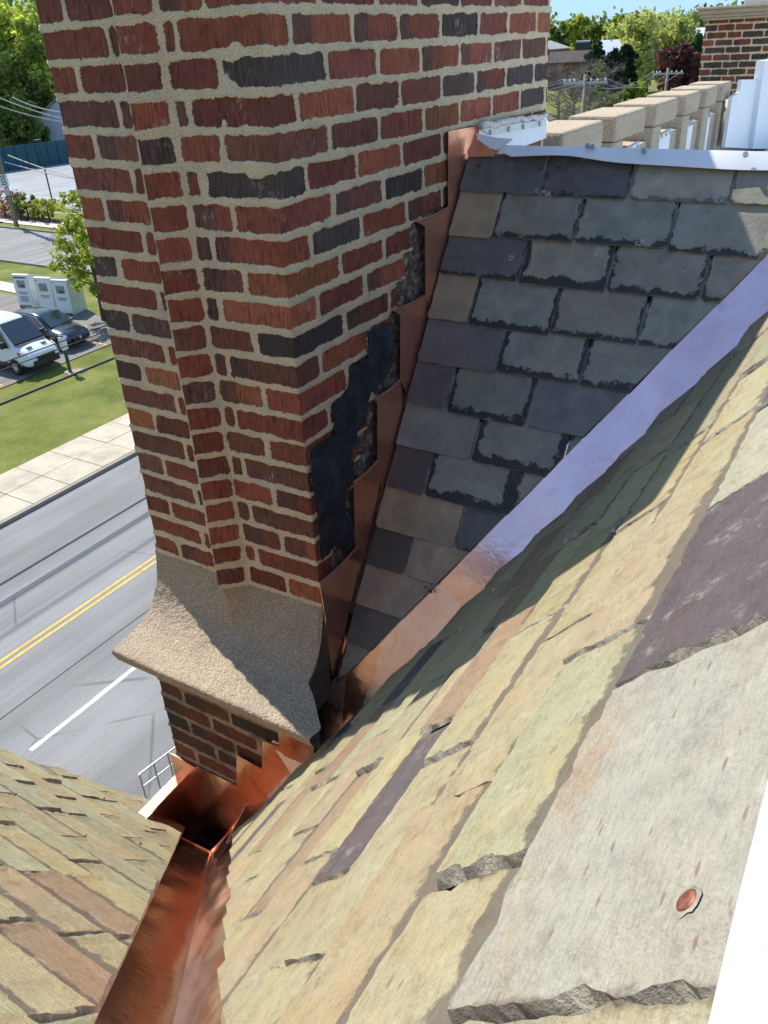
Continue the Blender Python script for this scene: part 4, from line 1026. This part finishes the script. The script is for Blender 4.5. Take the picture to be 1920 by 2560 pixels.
rt_tree('leafy_shrub', 'spring', 1385, 132, 70, 330, 'yellow green shrub in front of the small brick house', 'shrub', n=2500, leaf=1.2, seed=19, clear=.02)
tl = [(1385, 62, 60, 'green'), (1428, 38, 62, 'spring'), (1440, 60, 60, 'green'), (1482, 62, 56, 'green'), (1502, 80, 60, 'spring'), (1535, 26, 66, 'spring'), (1560, 60, 60, 'green'), (1590, 52, 60, 'green'), (1662, 44, 52, 'green'), (1700, 66, 60, 'olive'), (1740, 46, 56, 'olive'), (1775, 60, 60, 'green'), (1640, 62, 60, 'green'), (1350, 60, 60, 'green'), (1820, 60, 60, 'green')]
names = ['tree above the brick house', 'tall yellow green tree above the brick house', 'dark green tree behind the yellow one', 'round green tree left of the thin open tree', 'low yellow tree below the thin open one', 'tallest thin open tree', 'green tree right of the thin open tree', 'green tree left of the big pale tree', 'round green tree right of the pale tree', 'olive tree above the small gabled white house', 'feathery olive tree left of the distant chimney', 'green tree just behind the distant chimney', 'green tree behind the pale tree crown', 'green tree half hidden by the near chimney', 'green tree mostly hidden by the distant chimney']
for i, ((px, top, wd, m_), nm) in enumerate(zip(tl, names)):
    rt_tree('leafy_tree', m_, px, top, wd, 360+(i % 3)*35, nm+' in the far tree line', n=3200 if i != 5 else 1700, leaf=1.7, seed=30+i, clear=.1, group='trees of the far tree line')
# filler woods
r_ = np.random.default_rng(5); cen = []; 
for k in range(900):
    az_ = r_.uniform(-30, -8) if k < 500 else r_.uniform(-64, -47); dd = r_.uniform(430, 520) if k < 500 else r_.uniform(190, 230); hgt = r_.uniform(0, 17 if k < 500 else 22)
    p = np.array([math.sin(R(az_))*dd, math.cos(R(az_))*dd, GZ+hgt]); cen.append(p+r_.normal(size=(26, 3))*[3, 3, 2.0])
cen = np.concatenate(cen); V_, F_, K_ = leafcloud(cen, 2.6, r_.random(len(cen)), 3)
tag(mesh('woods', V_, F_, ML['green'], None, col=K_), 'green wood closing the horizon behind the houses', 'woods', kind='stuff')

# left background: tall trees, house, fence
lt = [((20, -40), 160, 300, 'yellow', 'tall yellow flowering tree at the top left corner', 9000, .8), ((95, 20), 158, 200, 'yellow', 'yellow green tree directly left of the chimney top', 7000, .8), ((-20, 120), 152, 220, 'green', 'dark green tree at the left frame edge below the yellow tree', 7000, .7), ((60, 150), 165, 180, 'green', 'green tree below the yellow crown beside the brick edge', 6000, .8), ((115, 170), 160, 150, 'spring', 'light green tree touching the brick edge above the white house', 5000, .7), ((30, 275), 146, 130, 'green', 'low dark tree in front of the teal fence', 5500, .55), ((72, 300), 146, 90, 'green', 'small dark tree left of the white house', 4000, .5)]
for i, ((px, top), dist, wpx, m_, lab, n_, lf) in enumerate(lt):
    tree('leafy_tree', gp(px+ (0 if top > 200 else 30), 300, dist), ht(px, top, dist), wpx*dist/F_PX/1.0, ML[m_], lab, 'tree', 'trees behind the parking lot', n=n_, leaf=lf, seed=60+i, clear=.06 if i != 0 else .2)
# bright little tree beside the bins
p = G(262, 800)
tree('leafy_tree', (p[0], p[1], GZ), 5.6, 4.6, ML['lime'], 'young lime green tree peeping out left of the chimney beside the white bins', 'tree', n=4200, leaf=.22, seed=80, clear=.12)
p = G(225, 560)
tree('leafy_shrub', (p[0], p[1], GZ), 2.6, 5.0, ML['lime'], 'bright green shrub across the side street behind the chimney edge', 'shrub', n=2500, leaf=.25, seed=81, clear=.02)
# roadside shrubs of the lot
for i, (px, py, w_, h_, m_, lab) in enumerate([(15, 543, 6.0, 2.2, 'pink', 'low dark red shrub left of the speed limit pole'), (52, 545, 2.6, 1.9, 'olive', 'small olive shrub just right of the speed limit pole'), (72, 546, 2.4, 1.8, 'olive', 'second olive shrub right of the speed limit pole'), (98, 550, 2.4, 1.7, 'spring', 'yellow green shrub in the middle of the planting strip'), (125, 552, 2.6, 1.8, 'spring', 'yellow green shrub beside the lamp post base')]):
    p = G(px, py); tree('low_shrub', (p[0], p[1], GZ+.1), h_, w_, ML[m_], lab, 'shrub', 'shrubs edging the parking lot', n=900, leaf=.22, seed=90+i, clear=.02)
A = G(0, 548); B = G(150, 562)
sheet('planting_bed', [A[:2], B[:2], G(165, 552)[:2], G(0, 533)[:2]], .06, M['mulch'])
# teal fence
A = G(-60, 440); B = G(200, 404); d = (B-A); d[2] = 0
fe = empty('screen_fence', tuple(A), 'long teal green screen fence behind the big parking lot', 'fence')
q = MB(); n3 = np.cross(d/np.linalg.norm(d), (0, 0, 1)); q.prism([A, B, B+(0, 0, 3.1), A+(0, 0, 3.1)], n3*.05); rel_to(fe, q.build('fabric', M['teal']))
for k in range(11):
    P_ = A+d*k/10+n3*.09; q = MB(); q.tube([P_, P_+np.array([0, 0, 3.2])], .04, 6); rel_to(fe, q.build('post', M['plastic']))
# white house
hs = empty('white_house', tuple(far(110, 380, 150)), 'small white house with a grey roof behind the teal fence', 'house')
P0 = far(104, 380, 152); P0[2] = GZ; dx = np.array([.86, .5, 0]); dy = np.array([-.5, .86, 0])
def hp(a, b, z): return P0+dx*a+dy*b+np.array([0, 0, z])
q = MB(); q.prism([hp(0, 0, 0), hp(9, 0, 0), hp(9, 0, 4.6), hp(4.5, 0, 7.6), hp(0, 0, 4.6)], dy*12); rel_to(hs, q.build('wall', M['house']))
q = MB(); q.prism([hp(-.5, -.4, 4.3), hp(4.5, -.4, 7.7), hp(4.5, -.4, 7.95), hp(-.6, -.4, 4.55)], dy*13); q.prism([hp(9.5, -.4, 4.3), hp(4.5, -.4, 7.7), hp(4.5, -.4, 7.95), hp(9.6, -.4, 4.55)], dy*13); rel_to(hs, q.build('roof', M['roofg']))
q = MB(); q.prism([hp(5.8, -.02, 1.6), hp(7, -.02, 1.6), hp(7, -.02, 3), hp(5.8, -.02, 3)], -dy*.05); rel_to(hs, q.build('window', M['glass']))

# upper right buildings
def longbuilding(name, label, cat, a, b, dist_a, dist_b, eave, ridge, depth, wall, roof, gw=None):
    A = far(*a, dist_a); B = far(*b, dist_b); A[2] = B[2] = GZ; d = B-A; d /= np.linalg.norm(d); n_ = np.cross((0, 0, 1), d)
    if n_@A < 0: n_ = -n_
    root = empty(name, tuple(A), label, cat)
    up = lambda P_, z: np.array([P_[0], P_[1], GZ+z])
    q = MB(); q.prism([A, A+n_*depth, up(A+n_*depth, eave), up(A+n_*depth/2, ridge-.1), up(A, eave)], B-A); rel_to(root, q.build('wall', wall))
    q = MB(); o_ = n_*.4
    q.prism([up(A-o_, eave-.2), up(A+n_*depth/2, ridge), up(A+n_*depth/2, ridge+.25), up(A-o_, eave+.1)], B-A)
    q.prism([up(A+n_*depth+o_, eave-.2), up(A+n_*depth/2, ridge), up(A+n_*depth/2, ridge+.25), up(A+n_*depth+o_, eave+.1)], B-A); rel_to(root, q.build('roof', roof))
    return root, A, d, n_
longbuilding('long_hall', 'long low hall with a pale blue white metal roof behind the spruces', 'hall', (1495, 120), (1705, 105), 275, 275, ht(1560, 136, 275), ht(1560, 100, 278), 9, M['house'], M['roofwhite'])
rb_, A, d, n_ = longbuilding('gabled_building', 'white gabled building rising behind the pale tree at the far right', 'building', (1668, 100), (1790, 95), 330, 330, ht(1700, 92, 330), ht(1700, 74, 330), 9, M['house'], M['roofwhite'])
q = MB(); P_ = A+d*6+np.array([0, 0, ht(1700, 92, 340)-1]); q.prism([P_, P_+d*1.5, P_+d*1.5+(0, 0, 3), P_+(0, 0, 3)], -n_*.1); rel_to(rb_, q.build('window', M['roofdark']))
longbuilding('low_building', 'low building with a dark brown roof left of the spruces', 'building', (1372, 160), (1478, 160), 240, 240, ht(1430, 156, 240), ht(1430, 130, 243), 9, M['brickfar'], M['roofbrown'])
q = MB(); P_ = far(1441, 107, 262); Q_ = far(1476, 107, 262); root = empty('flat_block', (P_[0], P_[1], GZ), 'flat dark grey block rising behind the brown roof', 'building')
n_ = np.array([P_[0], P_[1], 0]); n_ /= np.linalg.norm(n_); q.prism([(P_[0], P_[1], GZ), (Q_[0], Q_[1], GZ), (Q_[0], Q_[1], P_[2]), tuple(P_)], n_*14); rel_to(root, q.build('wall', M['roofdark']))
q = MB(); q.prism([(P_[0], P_[1], P_[2]), (Q_[0], Q_[1], P_[2]), (Q_[0], Q_[1], P_[2]+.35), (P_[0], P_[1], P_[2]+.35)], n_*14-n_*.3); rel_to(root, q.build('roof_edge', M['metal']))
bh, A, d, n_ = longbuilding('brick_house', 'small brick house with grey gabled roof beside the near chimney edge', 'house', (1372, 130), (1424, 130), 300, 312, ht(1400, 122, 305), ht(1400, 103, 305), 14, M['brickfar'], M['roofg'])
for k in range(3):
    P_ = A+d*(1.5+k*2.6)+np.array([0, 0, 3]); q = MB(); q.prism([P_, P_+d*1.1, P_+d*1.1+(0, 0, 1.5), P_+(0, 0, 1.5)], -n_*.06); rel_to(bh, q.build('window', M['glass']))
sheet('paved_yard', [gp(1365, 0, 95)[:2], gp(1530, 0, 100)[:2], gp(1545, 0, 150)[:2], gp(1350, 0, 165)[:2]], .01, M['walk2'])
yw = empty('retaining_wall', gp(1380, 0, 112), 'low grey wall panel behind the bare trees', 'wall')
A = far(1372, 275, 118); B = far(1425, 272, 122); A[2] = B[2] = GZ; q = MB(); q.prism([A, B, B+(0, 0, 3.2), A+(0, 0, 3.2)], (-.5, 1.5, 0)); rel_to(yw, q.build('panel', M['roofg']))

# ==================================================================== POLES AND WIRES
def upole(px, py, dist, label, armw=2.6, armdir=None, top=0.5, group='utility poles'):
    P_ = far(px, py, dist); h_ = P_[2]-GZ; root = empty('utility_pole', (P_[0], P_[1], GZ), label, 'utility pole', group)
    q = MB(); q.tube([(0, 0, 0), (0, 0, h_+top)], [.17, .12], 10); q.build('pole', M['wood'], root, smooth=True)
    ad = np.array(armdir, float); ad /= np.linalg.norm(ad)
    q = MB(); a = -ad*armw/2+np.array([0, 0, h_]); b = ad*armw/2+np.array([0, 0, h_]); n_ = np.cross(ad, (0, 0, 1))*.06
    q.prism([a-n_, b-n_, b+n_, a+n_], (0, 0, .12)); q.build('crossarm', M['metal'], root)
    for f in (-.95, -.72, -.5, .25, .55, .9):
        c_ = ad*armw/2*f+np.array([0, 0, h_+.12]); q = MB(); q.tube([c_, c_+(0, 0, .10), c_+(0, 0, .16)], [.03, .07, .04], 8); q.build('insulator', M['signw'], root)
    return root, P_, ad
p1, P1, a1 = upole(1463, 210, 55, 'nearer utility pole with a six insulator crossarm beyond the parapet', armdir=(1, .1, 0))
p2, P2, a2 = upole(1669, 186, 84, 'farther utility pole standing before the dark red tree', armdir=(1, .1, 0))
def wire(name, a, b, sag, r, mat, label, group):
    a = np.array(a, float); b = np.array(b, float); q = MB(); pts = [a+(b-a)*t_-np.array([0, 0, sag*4*t_*(1-t_)]) for t_ in np.linspace(0, 1, 17)]
    q.tube(pts, r, 6); return tag(q.build(name, mat), label, 'wire', group)
for f, nm in ((-.95, 'outermost left'), (-.5, 'inner left'), (.25, 'inner right'), (.9, 'outermost right')):
    wire('power_line', P1+a1*1.3*f+(0, 0, .3), P2+a2*1.3*f+(0, 0, .3), .9, .012, M['wire_pale'], nm+' of the wires strung between the two poles beyond the parapet', 'wires beyond the parapet')
    wire('power_line', P1+a1*1.3*f+(0, 0, .3), P1+a1*1.3*f+np.array([-14, -24, .0]), 1.0, .012, M['wire_pale'], nm+' of the wires running from the nearer pole behind the chimney', 'wires beyond the parapet')
# left pole with speed sign
P_ = G(43, 569); lp_ = empty('utility_pole', (P_[0], P_[1], GZ), 'weathered utility pole carrying a speed limit sign at the left edge', 'utility pole')
q = MB(); q.tube([(0, 0, 0), (0, 0, 13.2)], [.2, .14], 12); q.build('pole', M['wood'], lp_, smooth=True)
q = MB(); q.tube([(.16, -.16, .1), (.16, -.16, 3.2)], .035, 6); q.build('conduit', M['metal'], lp_)
for z_ in (12.4, 11.2):
    q = MB(); ad = np.array([.28, .96, 0]); q.prism([-ad*1.3+(0, 0, z_), ad*1.3+(0, 0, z_), ad*1.3+np.array([.12, -.03, z_]), -ad*1.3+np.array([.12, -.03, z_])], (0, 0, .12)); q.build('crossarm', M['wood'], lp_)
q = MB(); q.tube([(.3, -.1, 9.2), (.3, -.1, 10.2)], .28, 12); q.build('transformer', M['metal'], lp_)
for zz in (9.3, 8.0): 
    q = MB(); q.box((-.22, -.25, zz-.9), (.22, .22, zz-.7)); q.build('cable_clamp', M['plastic'], lp_)
# sign faces the camera side (down the street)
sdir = np.array([.55, -.84, 0]); sx = np.array([.84, .55, 0]); zc = on(*(27, 475), (0, 1, 0), P_[1])
def sign_plate(parent, c0, w_, h_, mat, name, z_):
    c0 = np.array(c0, float); q = MB(); a = c0-sx*w_/2; b = c0+sx*w_/2
    q.prism([a+(0, 0, z_), b+(0, 0, z_), b+(0, 0, z_+h_), a+(0, 0, z_+h_)], -sdir*.02); return q.build(name, mat, parent, bevel=.004)
zs_ = 3.55
plate = sign_plate(lp_, sdir*.24, .78, .98, M['signw'], 'speed_sign', zs_)
def text(parent, s_, size, c0, z_, mat, nm='lettering', xdir=None, ndir=None):
    cu = bpy.data.curves.new(nm, 'FONT'); cu.body = s_; cu.size = size; cu.align_x = 'CENTER'; cu.align_y = 'CENTER'; cu.offset = size*.02; cu.extrude = .002; cu.materials.append(mat)
    o = bpy.data.objects.new(nm, cu); COL.objects.link(o)
    xd = Vector(xdir if xdir is not None else sx); nd = Vector(ndir if ndir is not None else sdir); zd = Vector((0, 0, 1)); m4 = Matrix((xd, zd, nd)).transposed().to_4x4(); m4.translation = Vector(c0)+Vector((0, 0, z_))
    dg = bpy.context.evaluated_depsgraph_get(); me = bpy.data.meshes.new_from_object(o.evaluated_get(dg)); bpy.data.objects.remove(o)
    o = bpy.data.objects.new(nm, me); COL.objects.link(o); o.parent = parent; o.matrix_local = m4; return o
text(plate, 'SPEED', .2, sdir*.25, zs_+.83, M['text']); text(plate, 'LIMIT', .2, sdir*.25, zs_+.63, M['text']); text(plate, '25', .52, sdir*.25, zs_+.28, M['text'])
sign_plate(lp_, sdir*.24, .46, .62, M['signpink'], 'small_sign', zs_-.72)
# wires crossing at left
for a, b, r_w, nm in [((-30, 232), (160, 297), .035, 'highest'), ((-30, 255), (160, 305), .03, 'second highest'), ((30, 243), (150, 280), .03, 'faint upper')]:
    A = far(*a, 70); B = far(*b, 66); wire('power_line', A, B, .15, r_w, M['wire_pale'], nm+' pale wire crossing the dark trees at the left', 'wires across the left trees')
for a, b, nm in [((20, 388), (215, 453), 'upper'), ((12, 405), (215, 452), 'lower')]:
    A = far(*a, 82); B = far(*b, 70); wire('service_cable', A, B, .1, .04, M['wire_pale'], nm+' thick pale cable leaving the speed sign pole', 'cables at the speed sign pole')
# telecom cable along the kerb and thinner ones above it
for (x_, z_, r_w, nm) in [(-22.9, -8.75, .045, 'thick black cable running along the kerb above the lawn'), (-22.9, -7.75, .018, 'thin lower black wire above the thick street cable'), (-22.9, -7.55, .018, 'thin upper black wire above the thick street cable')]:
    wire('street_cable', (x_, -40, z_), (x_, 90, z_-.0), .5, r_w, M['wire'], nm, 'cables along the street')
for (x_, z_, r_w, nm) in [(-33.9, 6.0, .05, 'unseen high cable, added for its shadow on the street'), (-32.9, 6.3, .04, 'second unseen high cable, added for its shadow on the street')]:  # cables outside the frame, added to cast shadow lines on the road
    wire('street_cable', (x_, -60, z_+.2), (x_, 80, z_+.2), .4, r_w, M['wire'], nm, 'cables along the street')
# lamp post in the lot
P_ = G(136, 523); lr = empty('lamp_post', (P_[0], P_[1], GZ), 'thin black lamp post on a concrete block in the big parking lot', 'lamp post')
q = MB(); q.tube([(0, 0, .6), (0, 0, 6.3)], .07, 8); q.build('pole', M['plastic'], lr)
q = MB(); q.tube([(0, 0, 0), (0, 0, 1.0)], [.42, .36], 10); q.build('concrete_base', M['curb'], lr)
q = MB(); q.box((-.5, -.2, 6.25), (.3, .2, 6.42)); q.build('lamp_head', M['plastic'], lr)
# short signpost on the lawn
P_ = G(176, 930); sp = empty('sign_post', (P_[0], P_[1], GZ), 'short green post with a small blank sign standing on the lawn', 'sign post')
q = MB(); q.box((-.06, -.06, 0), (.06, .06, 1.8)); q.build('post', M['postg'], sp)
q = MB(); q.box((.065, -.18, 1.12), (.085, .16, 1.75)); q.build('sign_plate', M['signw'], sp)
q = MB(); q.box((-.11, -.15, 1.15), (-.065, .12, 1.72)); q.build('back_plate', M['signw'], sp)
ptc = [P_[:2]+np.array([math.cos(t_), math.sin(t_)])*np.array([.62, .45])*random.uniform(.7, 1.2)+np.array([.15, .1]) for t_ in np.linspace(0, 6.1, 16)]
sheet('bare_earth', ptc, .004, M['curb'])

# ==================================================================== VEHICLES
def wheel(parent, x, y, r_, wd, out):
    q = MB(); n_ = 24; V_ = []; prof_ = [(r_*.62, -wd/2), (r_*.93, -wd/2), (r_, -wd*.32), (r_, wd*.32), (r_*.93, wd/2), (r_*.62, wd/2)]
    for k in range(n_):
        a = 2*math.pi*k/n_
        for (rr_, yy) in prof_: V_.append((x+rr_*math.cos(a), y+yy, r_+rr_*math.sin(a)))
    F_ = [(k*6+j, k*6+(j+1) % 6, ((k+1) % n_)*6+(j+1) % 6, ((k+1) % n_)*6+j) for k in range(n_) for j in range(6)]
    q.add(V_, F_); w_ = q.build('wheel', M['tyre'], parent, smooth=True)
    q = MB(); yo = y+out*wd*.38
    q.tube([(x, yo-out*.02, r_), (x, yo, r_)], r_*.16, 12)
    for k in range(10):
        a = 2*math.pi*k/10; d_ = np.array([math.cos(a), 0, math.sin(a)]); t_ = np.array([-math.sin(a), 0, math.cos(a)])*r_*.06
        b0 = np.array([x, yo, r_])+d_*r_*.1; b1 = np.array([x, yo, r_])+d_*r_*.6; q.prism([b0-t_, b1-t_*1.3, b1+t_*1.3, b0+t_], (0, -out*.02, 0))
    V_ = []; 
    for k in range(24):
        a = 2*math.pi*k/24
        for rr_ in (r_*.56, r_*.65): V_.append((x+rr_*math.cos(a), yo, r_+rr_*math.sin(a)))
    q.add(V_, [(2*k, 2*k+1, (2*k+3) % 48, (2*k+2) % 48) for k in range(24)])
    q.build('rim', M['rim'], w_)
    q = MB(); q.tube([(x, yo-out*.07, r_), (x, yo-out*.06, r_)], r_*.6, 20); q.build('hub_shadow', M['black'], w_)
def loft(stations, name, mat, parent):
    """station: (x, [(y,z),...]) half section from bottom centre to top centre; mirrored"""
    V_ = []; m_ = len(stations[0][1])
    for x, sec in stations:
        full = sec+[(-y, z) for (y, z) in sec[::-1]]; V_ += [(x, y, z) for (y, z) in full]
    k = 2*m_; F_ = []
    for i in range(len(stations)-1):
        for j in range(k): F_.append((i*k+j, i*k+(j+1) % k, (i+1)*k+(j+1) % k, (i+1)*k+j))
    F_ += [tuple(range(k)), tuple((len(stations)-1)*k+j for j in range(k))[::-1]]
    q = MB(); q.add(V_, F_[::1]); o = q.build(name, mat, parent, smooth=True)
    md = o.modifiers.new('sub', 'SUBSURF'); md.levels = md.render_levels = 2
    return o
def suv(loc_, rz, label):
    root = empty('parked_car', loc_, label, 'car', rz=rz)
    W = .93
    def sec(wl, zb, zbelt, zr, wr): return [(0, zb), (wl*.9, zb), (wl, zb+.18), (wl*1.0, (zb+zbelt)/2), (wl*.96, zbelt), (wr, zr-.05), (wr*.85, zr), (0, zr+.02)]
    S = [(-2.32, sec(.70, .45, .95, 1.0, .55)), (-2.25, sec(.84, .36, .98, 1.25, .60)), (-1.9, sec(.90, .30, 1.02, 1.62, .62)), (-1.2, sec(.93, .27, 1.02, 1.70, .66)), (-.3, sec(.93, .27, 1.0, 1.72, .66)), (.25, sec(.93, .27, .99, 1.66, .64)),
         (.75, sec(.93, .27, .98, 1.36, .66)), (1.15, sec(.93, .27, .98, 1.06, .72)), (1.7, sec(.92, .27, .90, .99, .72)), (2.1, sec(.88, .28, .80, .88, .66)), (2.3, sec(.76, .34, .68, .74, .5)), (2.36, sec(.6, .42, .6, .64, .4))]
    loft(S, 'body', M['blue'], root)
    q = MB(); q.add([(.40, -.60, 1.62), (.40, .60, 1.62), (1.13, .69, 1.10), (1.13, -.69, 1.10)], [(0, 1, 2, 3)]); q.add([(.40, -.60, 1.66), (.40, .60, 1.66), (1.17, .69, 1.13), (1.17, -.69, 1.13)], [(0, 1, 2, 3)]); q.build('windscreen', M['glass'], root)
    for sgn in (-1, 1):
        for xa, xb, xc, xd in ((-1.75, -.72, -.72, -1.5), (-.66, .9, .28, -.66)):
            q = MB(); q.prism([(xa, sgn*.935, 1.04), (xb, sgn*.935, 1.02), (xc, sgn*.735, 1.56), (xd, sgn*.735, 1.56)], (0, sgn*.015, .004)); q.build('side_window', M['glass'], root)
        q = MB(); q.tube([(-1.8, sgn*.74, 1.60), (-.6, sgn*.75, 1.655), (.3, sgn*.75, 1.60), (1.02, sgn*.92, 1.05)], .016, 5); q.build('window_trim', M['rim'], root)
        q = MB(); q.box((.72, sgn*.96-.06, 1.0), (.92, sgn*1.08+.02, 1.16)); q.build('mirror', M['blue'], root, bevel=.03)
        q = MB(); q.prism([(1.95, sgn*.90, .74), (2.24, sgn*.70, .70), (2.22, sgn*.66, .83), (1.80, sgn*.88, .87)], (.03, sgn*.02, .02)); q.build('headlight', M['lampg'], root, bevel=.01)
        for x_ in (-1.42, 1.42): wheel(root, x_, sgn*.89, .37, .24, sgn)
    q = MB(); q.box((2.24, -.45, .45), (2.40, .45, .66)); q.build('grille', M['plastic'], root, bevel=.02)
    q = MB(); q.tube([(2.41, 0, .58), (2.42, 0, .58)], .07, 12); q.build('badge', M['rim'], root)
    return root
def van(loc_, rz, label):
    root = empty('parked_van', loc_, label, 'van', rz=rz); 
    def sec(wl, zb, zbelt, zr, wr): return [(0, zb), (wl*.92, zb), (wl, zb+.2), (wl, (zb+zbelt)/2), (wl*.98, zbelt), (wr, zr-.08), (wr*.85, zr), (0, zr+.02)]
    S = [(-3.0, sec(.95, .4, 1.3, 2.3, .82)), (-2.9, sec(1.0, .35, 1.3, 2.42, .85)), (-1.2, sec(1.02, .33, 1.3, 2.46, .86)), (.55, sec(1.02, .33, 1.28, 2.44, .84)), (.9, sec(1.02, .33, 1.26, 2.30, .80)), (1.45, sec(1.01, .33, 1.24, 1.75, .82)), (1.85, sec(1.0, .33, 1.2, 1.36, .86)), (2.3, sec(.98, .34, 1.10, 1.22, .82)), (2.62, sec(.92, .36, .95, 1.06, .7)), (2.78, sec(.82, .42, .78, .86, .55)), (2.82, sec(.7, .45, .7, .76, .5))]
    loft(S, 'body', M['van'], root)
    q = MB(); q.prism([(.98, -.74, 2.27), (.98, .74, 2.27), (1.86, .84, 1.42), (1.86, -.84, 1.42)], (.035, 0, .035)); q.build('windscreen', M['glass'], root)
    q = MB(); q.prism([(1.84, -.86, 1.40), (1.84, .86, 1.40), (2.0, .80, 1.345), (2.0, -.80, 1.345)], (.01, 0, .03)); q.build('cowl', M['plastic'], root)
    for sgn in (-1, 1):
        q = MB(); q.prism([(-.1, sgn*1.03, 1.32), (1.62, sgn*1.02, 1.30), (1.05, sgn*.88, 2.08), (-.1, sgn*.90, 2.12)], (0, sgn*.02, 0)); q.build('side_window', M['glass'], root)
        q = MB(); q.prism([(2.30, sgn*.96, .98), (2.64, sgn*.86, .90), (2.60, sgn*.80, 1.08), (2.22, sgn*.93, 1.16)], (.04, sgn*.03, .02)); q.build('headlight', M['lampg'], root, bevel=.01)
        q = MB(); q.prism([(2.10, sgn*1.0, 1.0), (2.28, sgn*.97, .98), (2.22, sgn*.95, 1.14), (2.08, sgn*.99, 1.16)], (.03, sgn*.03, .01)); q.build('indicator', M['amber'], root)
        q = MB(); q.box((1.35, sgn*1.18-.12, 1.3), (1.50, sgn*1.18+.12, 1.62)); q.build('mirror', M['plastic'], root, bevel=.03)
        q = MB(); q.box((2.2, sgn*.42-.13, 1.235), (2.36, sgn*.42+.13, 1.262)); q.build('hood_vent', M['plastic'], root)
        for x_ in (-1.75, 1.75): wheel(root, x_, sgn*.97, .38, .26, sgn)
        q = MB(); q.box((-2.9, sgn*1.02-.02, .33), (2.0, sgn*1.02+.03, .55)); q.build('sill_trim', M['plastic'], root, bevel=.01)
    q = MB(); q.prism([(2.2, -.99, .36), (2.86, -.74, .40), (2.86, .74, .40), (2.2, .99, .36)], (0, 0, .32)); q.build('bumper', M['plastic'], root, bevel=.05)
    q = MB(); q.box((2.6, -.5, .72), (2.88, .5, .92)); q.build('grille', M['plastic'], root, bevel=.03)
    return root
P_ = G(140, 878); suv((P_[0]-1.42, P_[1]+.86, GZ+.02), R(2), 'dark blue car parked nose out beside the lawn, behind the white van')
P_ = G(45, 938); van((P_[0]-1.75, P_[1]+.95, GZ+.02), R(2), 'white van with black bumper parked at the left edge beside the lawn')
q = MB(); q.box((-32.9, 26.5, GZ), (-32.6, 28.3, GZ+.14)); tag(q.build('wheel_stop', M['curb'], bevel=.03), 'concrete wheel stop in front of the dark blue car', 'wheel stop')

# donation bins
def bin_(px, py, label, kind):
    P_ = G(px, py); root = empty('donation_bin', (P_[0], P_[1], GZ+.02), label, 'donation bin', 'white donation bins', rz=R(14))
    w_, d_, h_ = 1.15, 1.25, 2.0
    q = MB(); z0_ = .06; q.add([(0, 0, z0_), (w_, 0, z0_), (w_, d_, z0_), (0, d_, z0_), (0, 0, h_), (w_, 0, h_), (w_, d_, h_*.86), (0, d_, h_*.86), (0, .2, h_+.02), (w_, .2, h_+.02)],
        [(0, 3, 2, 1), (0, 1, 5, 4), (1, 2, 6, 9, 5), (3, 0, 4, 8, 7), (2, 3, 7, 6), (4, 5, 9, 8), (8, 9, 6, 7)])
    q.build('box', M['binw'] if kind == 0 else M['bing'] if kind == 2 else M['binw'], root, bevel=.012)
    q = MB(); q.box((.05, -.015, .12), (w_-.05, -.003, h_-.08)); dr = q.build('front_panel', M['signw'], root, bevel=.006)
    q = MB(); q.box((.28, -.03, 1.22), (w_-.28, -.014, 1.68)); q.build('chute', M['roofg'], root, bevel=.01)
    q = MB(); q.box((.50, -.038, 1.28), (w_-.36, -.030, 1.36)); q.box((.45, -.038, 1.38), (w_-.4, -.03, 1.42)); q.build('lettering', M['green_text'] if kind == 1 else M['text'], root)
    q = MB()
    for k in range(4): q.box((.22+.03*k, -.02, .98-.05*k), (w_-.2-.04*k, -.016, 1.0-.05*k))
    if kind == 0:
        for k in range(6): q.box((.25, -.02, .7-.06*k), (w_-.25-.04*(k % 3), -.016, .725-.06*k))
        q.box((.12, -.02, 1.80), (w_-.15, -.016, 1.88))
    q.build('small_print', M['text'], root)
    if kind:
        q = MB(); q.box((.12, -.02, 1.80), (.22, -.016, 1.88)); q.build('logo_mark', M['orange'], root)
    else:
        q = MB(); q.box((.06, -.02, .10), (w_-.06, -.014, .18)); q.build('rust_stain', M['rust'], root)
        q = MB(); q.box((0, .05, .03), (w_, d_-.05, .06)); q.build('rusty_skid', M['rust'], root)
    for x_ in (.06, w_-.06):
        q = MB(); q.box((x_-.05, 0, 0), (x_+.05, d_, .07)); q.build('skid', M['rust'] if kind == 0 else M['bing'], root)
bin_(50, 770, 'leftmost white donation bin, rusty along its bottom edge', 0)
bin_(104, 779, 'middle white donation bin with green lettering', 1)
bin_(146, 786, 'rightmost donation bin with a grey green side, next to the lime tree', 2)

# railing far below beside the copper box
P_ = G(440, 1900); rl = empty('metal_railing', (P_[0], P_[1], GZ), 'thin grey metal railing beside the street far below the copper box', 'railing')
A = G(368, 2005, .1); B = G(470, 1925, .1)
for k, f in enumerate((0, .33, .66, 1)):
    p = A+(B-A)*f; q = MB(); q.tube([p, p+np.array([0, 0, .7])], .02, 6); rel_to(rl, q.build('post', M['metal']))
q = MB(); q.tube([A+(0, 0, .7), B+(0, 0, .7)], .018, 6); q.tube([A+(0, 0, .35), B+(0, 0, .35)], .012, 6); rel_to(rl, q.build('rail', M['metal']))
bpy.context.view_layer.update()
